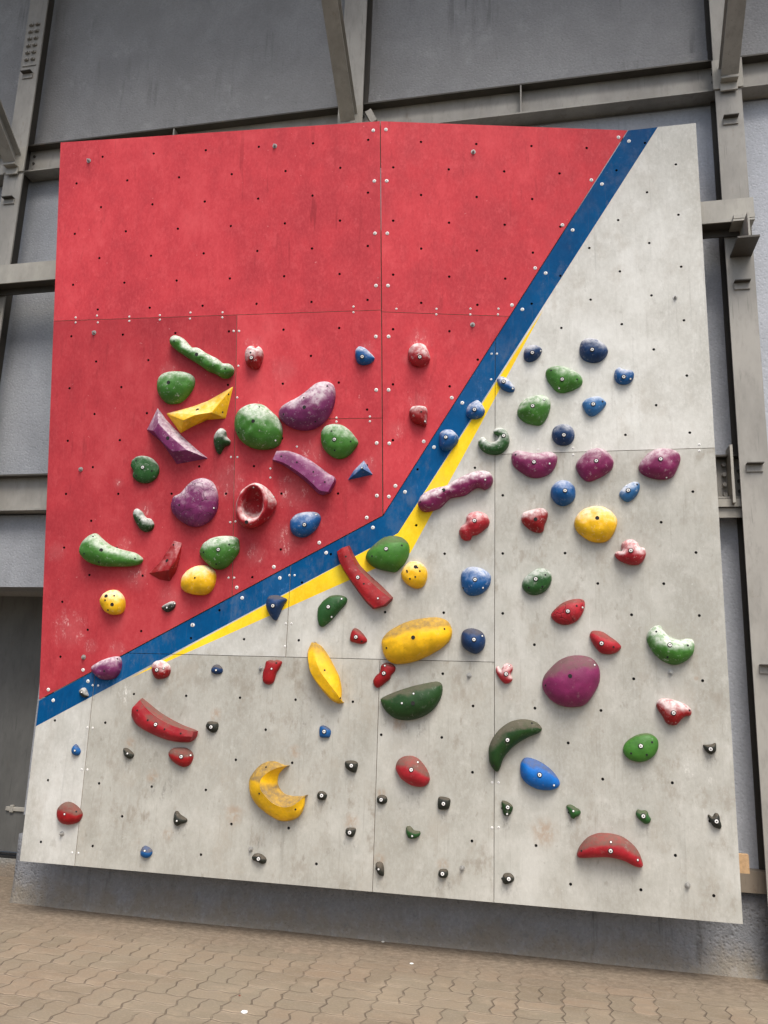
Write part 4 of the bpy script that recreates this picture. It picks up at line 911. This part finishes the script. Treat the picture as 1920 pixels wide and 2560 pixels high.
    for i in range(n):
        hh = rim * h + (1 - rim) * h * (u[i] ** ex)
        q = c + U * X[i, 0] + V_ * X[i, 1]
        lm = noise.noise((q * 22) + Vector((sd_, 0, 0))) * .7 + noise.noise((q * 60) + Vector((0, sd_, 0))) * .3
        hh += h * lump * lm * min(1, u[i] * 4)
        if 'saddle' in label: hh -= h * .4 * max(0, 1 - ((X[i, 0] - .02) ** 2 + (X[i, 1] - mx[1] * .75) ** 2) / (.0075))
        verts.append(q + F.n * hh)
    faces = []
    for f in F2:
        a, b, cc = (verts[i] for i in f[:3]); faces.append(tuple(f) if (b - a).cross(cc - a).dot(F.n) > 0 else tuple(reversed(f)))
    cnt = {(f[i], f[(i + 1) % 3]) for f in faces for i in range(3)}; bm_ = {}
    nf = len(faces)
    for (a, b) in list(cnt):
        if (b, a) in cnt: continue
        for i in (a, b):
            if i not in bm_: bm_[i] = len(verts); verts.append(verts[i] - F.n * (rim * h + .0015))
        faces.append((b, a, bm_[a], bm_[b]))
    ob = mesh_obj(nm, verts, faces, hmat(colr, dust, amt, 'cracked' in label or 'wavy' in label), smooth=True, origin=c)
    tag(ob, label, 'foothold' if small else 'climbing hold', GRP[nm])
    add_fixtures(ob, F, crop, fix, verts, faces[:nf])
    return ob
for H in HOLDS: make_hold(*H)

def faceted(label, crop, fk, colr, dust, amt, pts, faces, fix, nm='climbing_hold', bev=.004):
    F = FAC[fk]; verts = [F.hit(*px(crop, p[:2]), p[2]) for p in pts]
    base = [i for i, p in enumerate(pts) if p[2] < .002]
    c = sum(verts, Vector()) / len(verts); c = c - F.n * (c - F.o).dot(F.n)
    fs = []
    for f in faces:
        n_ = Vector()
        for i in range(len(f)): n_ += verts[f[i]].cross(verts[f[(i + 1) % len(f)]])
        fs.append(f if n_.dot(F.n) > 0 else tuple(reversed(f)))
    nf = len(fs)
    cnt = {(f[i], f[(i + 1) % len(f)]) for f in fs for i in range(len(f))}; bm_ = {}; vv = list(verts)
    for (a, b) in list(cnt):
        if (b, a) in cnt: continue
        for i in (a, b):
            if i not in bm_: bm_[i] = len(vv); vv.append(verts[i] - F.n * (pts[i][2] + .003))
        fs.append((b, a, bm_[a], bm_[b]))
    ob = mesh_obj(nm, vv, fs, hmat(colr, dust, amt), origin=c)
    b = ob.modifiers.new('b', 'BEVEL'); b.width = bev; b.segments = 3; b.limit_method = 'ANGLE'; b.angle_limit = R(12); b.harden_normals = False
    ob.data.polygons.foreach_set('use_smooth', [True] * len(ob.data.polygons))
    tag(ob, label, 'climbing hold', 'climbing holds bolted to the board')
    add_fixtures(ob, F, crop, fix, verts, fs[:nf]); return ob
z = .001
faceted('yellow faceted wedge with sharp edges and a dark underside, touching a purple wedge', 'A', 'L', 'yellow', 'chalk', .1,
        [(1070, 745, z), (1280, 690, z), (1400, 645, z), (1606, 528, z), (1545, 785, z), (1400, 795, z), (1280, 850, z), (1185, 903, z), (1168, 742, .055), (1207, 800, .10), (1305, 757, .095), (1430, 738, .08)],
        [(0, 8, 1), (8, 10, 1), (8, 9, 10), (10, 2, 1), (10, 11, 2), (11, 3, 2), (11, 4, 3), (0, 7, 9), (0, 9, 8), (7, 6, 10), (7, 10, 9), (6, 5, 11), (6, 11, 10), (5, 4, 11)],
        'H1320,717 h1567,593 h1520,735')
faceted('purple faceted wedge with pale chalked edges and a dark end, beside the yellow wedge', 'A', 'L', 'purple', 'chalk', .35,
        [(1002, 700, z), (1075, 800, z), (1200, 930, z), (1300, 1020, z), (1405, 1105, z), (1155, 1150, z), (1105, 1075, z), (1030, 975, z), (915, 875, z), (1007, 822, .085), (968, 888, .075), (1105, 925, .085), (1240, 1038, .085), (1118, 1050, .09), (1030, 965, .085)],
        [(0, 9, 10), (0, 10, 8), (0, 1, 9), (1, 11, 9), (1, 2, 11), (2, 12, 11), (2, 3, 12), (3, 4, 12), (12, 4, 5), (12, 5, 13), (9, 11, 14), (9, 14, 10), (11, 12, 13), (11, 13, 14), (10, 14, 7), (10, 7, 8), (14, 13, 6), (14, 6, 7), (13, 5, 6)],
        'H1083,942')
faceted('small dark blue pyramid with a bright chalked top edge, near the crease', 'B', 'L', 'blue', 'chalk', .12,
        [(1318, 1248, z), (1402, 1382, z), (1166, 1435, z), (1222, 1345, z), (1302, 1322, .075)], [(0, 4, 1), (1, 4, 2), (2, 4, 3), (3, 4, 0)], 's1302,1318', bev=.002)
faceted('dark red three-sided wedge on the red face, between the banana-shaped and green domed holds', 'E', 'L', 'red', 'chalk', .08,
        [(1225, 385, z), (1296, 405, z), (1280, 530, z), (1243, 660, z), (1190, 738, z), (1100, 722, z), (1008, 668, z), (1100, 575, z), (1165, 480, z), (1240, 560, .05), (1180, 640, .06)],
        [(0, 1, 9), (1, 2, 9), (2, 3, 9), (3, 10, 9), (3, 4, 10), (4, 5, 10), (5, 6, 10), (6, 7, 10), (7, 9, 10), (7, 8, 9), (8, 0, 9)], 'H1168,560 h1223,422')

def ridge(label, crop, fk, colr, dust, amt, rows, fix, taper=0.0, nrow=3, sharp=(), n=40):
    """lofted hold: rows of points run along it from one edge over the crest to the other edge"""
    F = FAC[fk]; grid = []
    def spl(P, m):
        out = []; q = [P[0] * 2 - P[1]] + P + [P[-1] * 2 - P[-2]]; k = len(P) - 1
        for i in range(m):
            t = k * i / (m - 1); j = min(int(t), k - 1); t -= j; p0, p1, p2, p3 = q[j:j + 4]
            out.append(.5 * ((2 * p1) + (p2 - p0) * t + (2 * p0 - 5 * p1 + 4 * p2 - p3) * t * t + (3 * p1 - p0 - 3 * p2 + p3) * t ** 3))
        return out
    for s_, hg in rows:
        P = [F.hit(*px(crop, p), hg * .85) for p in parse(s_)]; P = spl(P, n); row = []
        for i, p in enumerate(P):
            t = i / (n - 1); k = 1 - taper * (1 - min(1, 4 * t * (1 - t)) ** .5)
            p = p - F.n * ((p - F.o).dot(F.n)) + F.n * (hg * k); row.append(p)
        grid.append(row)
    R_ = []                                   # refine across
    hard = []
    for a in range(len(grid) - 1):
        hard.append(len(R_))
        for j in range(nrow):
            R_.append([spl([grid[max(a - 1, 0)][i], grid[a][i], grid[a + 1][i], grid[min(a + 2, len(grid) - 1)][i]], 3 * nrow + 1)[nrow + j] if a not in sharp and a + 1 not in sharp
                       else grid[a][i].lerp(grid[a + 1][i], j / nrow) for i in range(n)])
    R_.append(grid[-1])
    v = [p for r in R_ for p in r]; c = sum(v, Vector()) / len(v); c = c - F.n * (c - F.o).dot(F.n)
    sd_ = random.random() * 50
    for r in range(1, len(R_) - 1):
        for i in range(1, n - 1):
            k = r * n + i; v[k] = v[k] + F.n * (.0016 * noise.noise(v[k] * 24 + Vector((sd_, 0, 0))))
    f = []
    for r in range(len(R_) - 1):
        for i in range(n - 1):
            q = (r * n + i, r * n + i + 1, (r + 1) * n + i + 1, (r + 1) * n + i)
            nn = (v[q[2]] - v[q[0]]).cross(v[q[3]] - v[q[1]]); f.append(q)
    tot = sum(((v[q[2]] - v[q[0]]).cross(v[q[3]] - v[q[1]]).dot(F.n) for q in f))
    if tot < 0: f = [tuple(reversed(q)) for q in f]
    nf = len(f); vv = list(v); cnt = {(q[i], q[(i + 1) % 4]) for q in f for i in range(4)}; bm_ = {}
    for (a, b_) in list(cnt):
        if (b_, a) in cnt: continue
        for i in (a, b_):
            if i not in bm_: bm_[i] = len(vv); vv.append(v[i] - F.n * ((v[i] - F.o).dot(F.n) + .002))
        f.append((b_, a, bm_[a], bm_[b_]))
    ob = mesh_obj('climbing_hold', vv, f, hmat(colr, dust, amt), smooth=True, origin=c)
    bm = bmesh.new(); bm.from_mesh(ob.data)
    for e in bm.edges:
        if len(e.link_faces) == 2 and e.calc_face_angle(0) > R(38): e.smooth = False
    bm.to_mesh(ob.data); bm.free()
    tag(ob, label, 'climbing hold', 'climbing holds bolted to the board')
    add_fixtures(ob, F, crop, fix, v, f[:nf]); return ob
ridge('long curved purple bar with a flat front, sloping down under the biggest green dome', 'B', 'L', 'purple', 'chalk', .1,
      [('500,1158 600,1158 700,1188 800,1238 900,1308 985,1372 1028,1393', .01), ('496,1166 600,1170 700,1200 795,1250 893,1320 975,1382 1033,1405', .052),
       ('480,1203 580,1220 678,1262 772,1320 865,1395 945,1462 1038,1445', .07), ('463,1240 560,1270 655,1325 750,1390 835,1465 905,1530 985,1545', .078),
       ('457,1248 552,1284 648,1344 742,1414 825,1487 893,1550 935,1568', .05), ('459,1253 550,1290 645,1352 738,1422 820,1494 888,1560 930,1575', .0)],
      'h540,1210 h687,1265 h842,1356 h950,1452', sharp=(3,))
ridge('long curved dark red bar crossing the blue and yellow stripes', 'G', 'W', 'red', 'dust', .4,
      [('128,392 170,480 230,580 330,680 430,770 535,878', .008), ('112,398 150,498 205,600 300,705 400,800 520,893', .06),
       ('58,418 95,540 150,650 230,760 320,860 455,952', .075), ('14,450 42,545 92,635 182,765 277,893 365,978', .068), ('8,458 32,550 80,642 170,775 268,908 345,989', .0)],
      'b205,692 h92,495 h262,752 s395,890', sharp=(1, 3))
ridge('upright yellow leaf with pointed ends, standing proud of the board', 'F', 'W', 'yellow', 'dust', .45,
      [('1128,1378 1090,1470 1095,1570 1124,1680 1207,1805 1311,1920 1380,1958', .0), ('1133,1378 1096,1475 1104,1575 1132,1675 1218,1795 1318,1905 1386,1954', .095),
       ('1140,1376 1150,1470 1175,1560 1220,1660 1290,1760 1360,1860 1396,1946', .11), ('1146,1374 1210,1428 1270,1520 1326,1622 1374,1720 1396,1830 1402,1938', .06), ('1150,1372 1230,1425 1297,1520 1354,1630 1391,1710 1412,1825 1407,1934', .0)],
      'h1250,1642 h1396,1905', taper=.85, sharp=(1,))
ridge('long curved red bar with dusty upper ledge, lower left of the board', 'J', 'W', 'red2', 'dust', .75,
      [('1090,362 1150,410 1250,490 1350,550 1450,600 1545,635', .006), ('1074,380 1130,450 1225,530 1335,592 1440,628 1541,652', .068), ('1014,445 1098,530 1200,592 1310,650 1420,688 1528,697', .075),
       ('1001,500 1045,580 1150,648 1280,702 1400,730 1505,735', .045), ('997,516 1040,592 1150,662 1280,717 1400,744 1492,747', .0)],
      'b1207,592 h1048,470 h1138,555 h1283,633 h1423,670', sharp=(1,))
ridge('large yellow crescent open to the upper right, dusty inside', 'K', 'W', 'yellow', 'dust', .8,
      [('945,812 860,772 790,775 720,810 660,880 632,940 640,1050 690,1140 780,1220 880,1280 960,1288 1050,1260 1100,1190 1115,1120 1105,1070', .0),
       ('945,813 863,788 795,797 726,838 676,896 652,946 660,1042 708,1125 795,1200 890,1253 962,1260 1040,1235 1088,1175 1106,1110 1105,1071', .062),
       ('945,815 880,826 825,848 770,885 738,925 728,965 738,1015 775,1068 835,1128 900,1160 950,1168 1000,1158 1045,1130 1080,1098 1105,1073', .1),
       ('945,818 902,850 870,882 850,915 842,950 846,985 858,1015 880,1045 915,1072 950,1088 985,1092 1020,1090 1050,1086 1080,1080 1105,1074', .03),
       ('945,820 905,862 888,890 880,925 880,955 886,980 897,1003 915,1028 938,1050 965,1062 995,1068 1025,1071 1055,1072 1082,1072 1105,1072', .0)],
      'h720,1050 h778,823 h1032,1187', taper=.8, sharp=(2,), n=64)

# hollow red ring jug, lofted through its rim into the cavity
def ring_jug():
    F = FAC['L']
    outer = '270,850 300,650 400,450 540,320 700,250 850,280 1000,380 1120,520 1210,700 1160,850 1020,1070 860,1200 700,1285 520,1285 380,1205 290,1040'
    rimo = '283,850 310,640 400,440 540,320 700,258 830,290 940,400 1015,560 1012,770 960,920 860,1080 730,1200 560,1268 420,1220 330,1110 290,980'
    rimi = '400,780 430,620 515,460 610,365 720,368 825,450 890,620 895,790 850,940 760,1045 650,1080 540,1060 470,1000 425,940 405,880 398,830'
    floor = '520,800 530,700 560,620 620,570 700,560 780,610 830,700 840,800 820,900 770,980 700,1020 640,1020 580,990 545,950 525,900 520,850'
    L = []
    def lp(s_, hgt, k=0.0):
        pr = parse(s_); n_ = 72
        P3 = [F.hit(*px('U', p), hgt) for p in pr]
        c_ = sum(P3, Vector()) / len(P3); U = Vector((1, 0, 0)); U = (U - F.n * U.dot(F.n)).normalized(); V_ = F.n.cross(U)
        rg, _ = closed_spline([((p - c_).dot(U), (p - c_).dot(V_)) for p in P3], 360)
        # resample by angle so the loops line up
        out = []
        for i in range(n_):
            a = 2 * math.pi * i / n_; best = min(rg, key=lambda q: abs((math.atan2(q.y, q.x) - a + math.pi) % (2 * math.pi) - math.pi))
            out.append(c_ + U * best.x + V_ * best.y)
        L.append([p + F.n * k for p in out])
    lp(outer, .004, -.005); lp(outer, .03); lp(rimo, .075); lp(rimo, .105)
    mid = []
    lp(rimi, .112); a, b = L[-2], L.pop()
    L.append([p.lerp(q, .22) + F.n * .016 for p, q in zip(a, b)]); L.append([p.lerp(q, .6) + F.n * .018 for p, q in zip(a, b)]); L.append(b)
    L.append([p - F.n * .03 for p in b]); lp(floor, .014); lp(floor, .006); c_ = sum(L[-1], Vector()) / 72; L[-1] = [p.lerp(c_, .35) for p in L[-1]]
    v = [p for l in L for p in l]; n_ = 72; f = []
    for i in range(len(L) - 1):
        for j in range(n_): k = (j + 1) % n_; f.append((i * n_ + j, i * n_ + k, (i + 1) * n_ + k, (i + 1) * n_ + j))
    v.append(c_ - F.n * .0); b0 = (len(L) - 1) * n_
    for j in range(n_): f.append((b0 + j, b0 + (j + 1) % n_, len(v) - 1))
    fa = f[3 * n_]; nn = (v[fa[1]] - v[fa[0]]).cross(v[fa[2]] - v[fa[0]])
    t_ = f[5 * n_]; 
    A_ = v[f[-1][0]]; nrm = (v[f[-1][1]] - A_).cross(v[f[-1][2]] - A_)
    if nrm.dot(F.n) < 0: f = [tuple(reversed(q)) for q in f]
    o0 = sum(L[0], Vector()) / 72
    for i, p in enumerate(v[:-1]): v[i] = p + F.n * .003 * noise.noise(p * 25)
    ob = mesh_obj('climbing_hold', v, f, hmat('red2', 'chalk', .8), smooth=True, origin=o0)
    tag(ob, 'hollow red ring-shaped jug with a chalky rim, in the middle of the red face', 'climbing hold', 'climbing holds bolted to the board')
    add_fixtures(ob, F, 'U', 'H517,1155 s680,352 s1140,575', v, f)
ring_jug()

# ------------------------------------------------------------------ bits on the paving
def blob(name, x, y, r, mat, label, cat, flat=.5):
    bm = bmesh.new(); bmesh.ops.create_icosphere(bm, subdivisions=2, radius=r)
    for v_ in bm.verts:
        v_.co *= 1 + .35 * noise.noise(v_.co * (1.5 / r) + Vector((x, y, 0))); v_.co.z = max(-r * .2, v_.co.z * flat)
    me = bpy.data.meshes.new(name); bm.to_mesh(me); bm.free(); me.materials.append(mat)
    o = bpy.data.objects.new(name, me); COL.objects.link(o); o.location = (x, y, r * .2 * 1 + .0005); tag(o, label, cat); return o
q = onz(611, 2532, 0); blob('paper_scrap', q.x, q.y, .017, plain('white scrap', (.8, .8, .78), .8), 'white crumpled paper scrap on the pavers near the bottom edge', 'litter', .3)
q = onz(1029, 2410, 0); blob('paper_scrap', q.x, q.y, .011, plain('white scrap', (.75, .75, .72), .8), 'tiny pale paper scrap on the pavers below the middle of the board', 'litter', .2)
q = onz(960, 2352, 0); blob('pebble', q.x, q.y - .03, .009, plain('pale pebble', (.6, .57, .5), .8), 'pale pebble at the foot of the concrete plinth', 'pebble', .7)
q = onz(599, 2490, 0); blob('pebble', q.x, q.y, .006, plain('red pebble', (.2, .05, .03), .8), 'tiny dark red pebble on the pavers at lower left', 'pebble', .7)
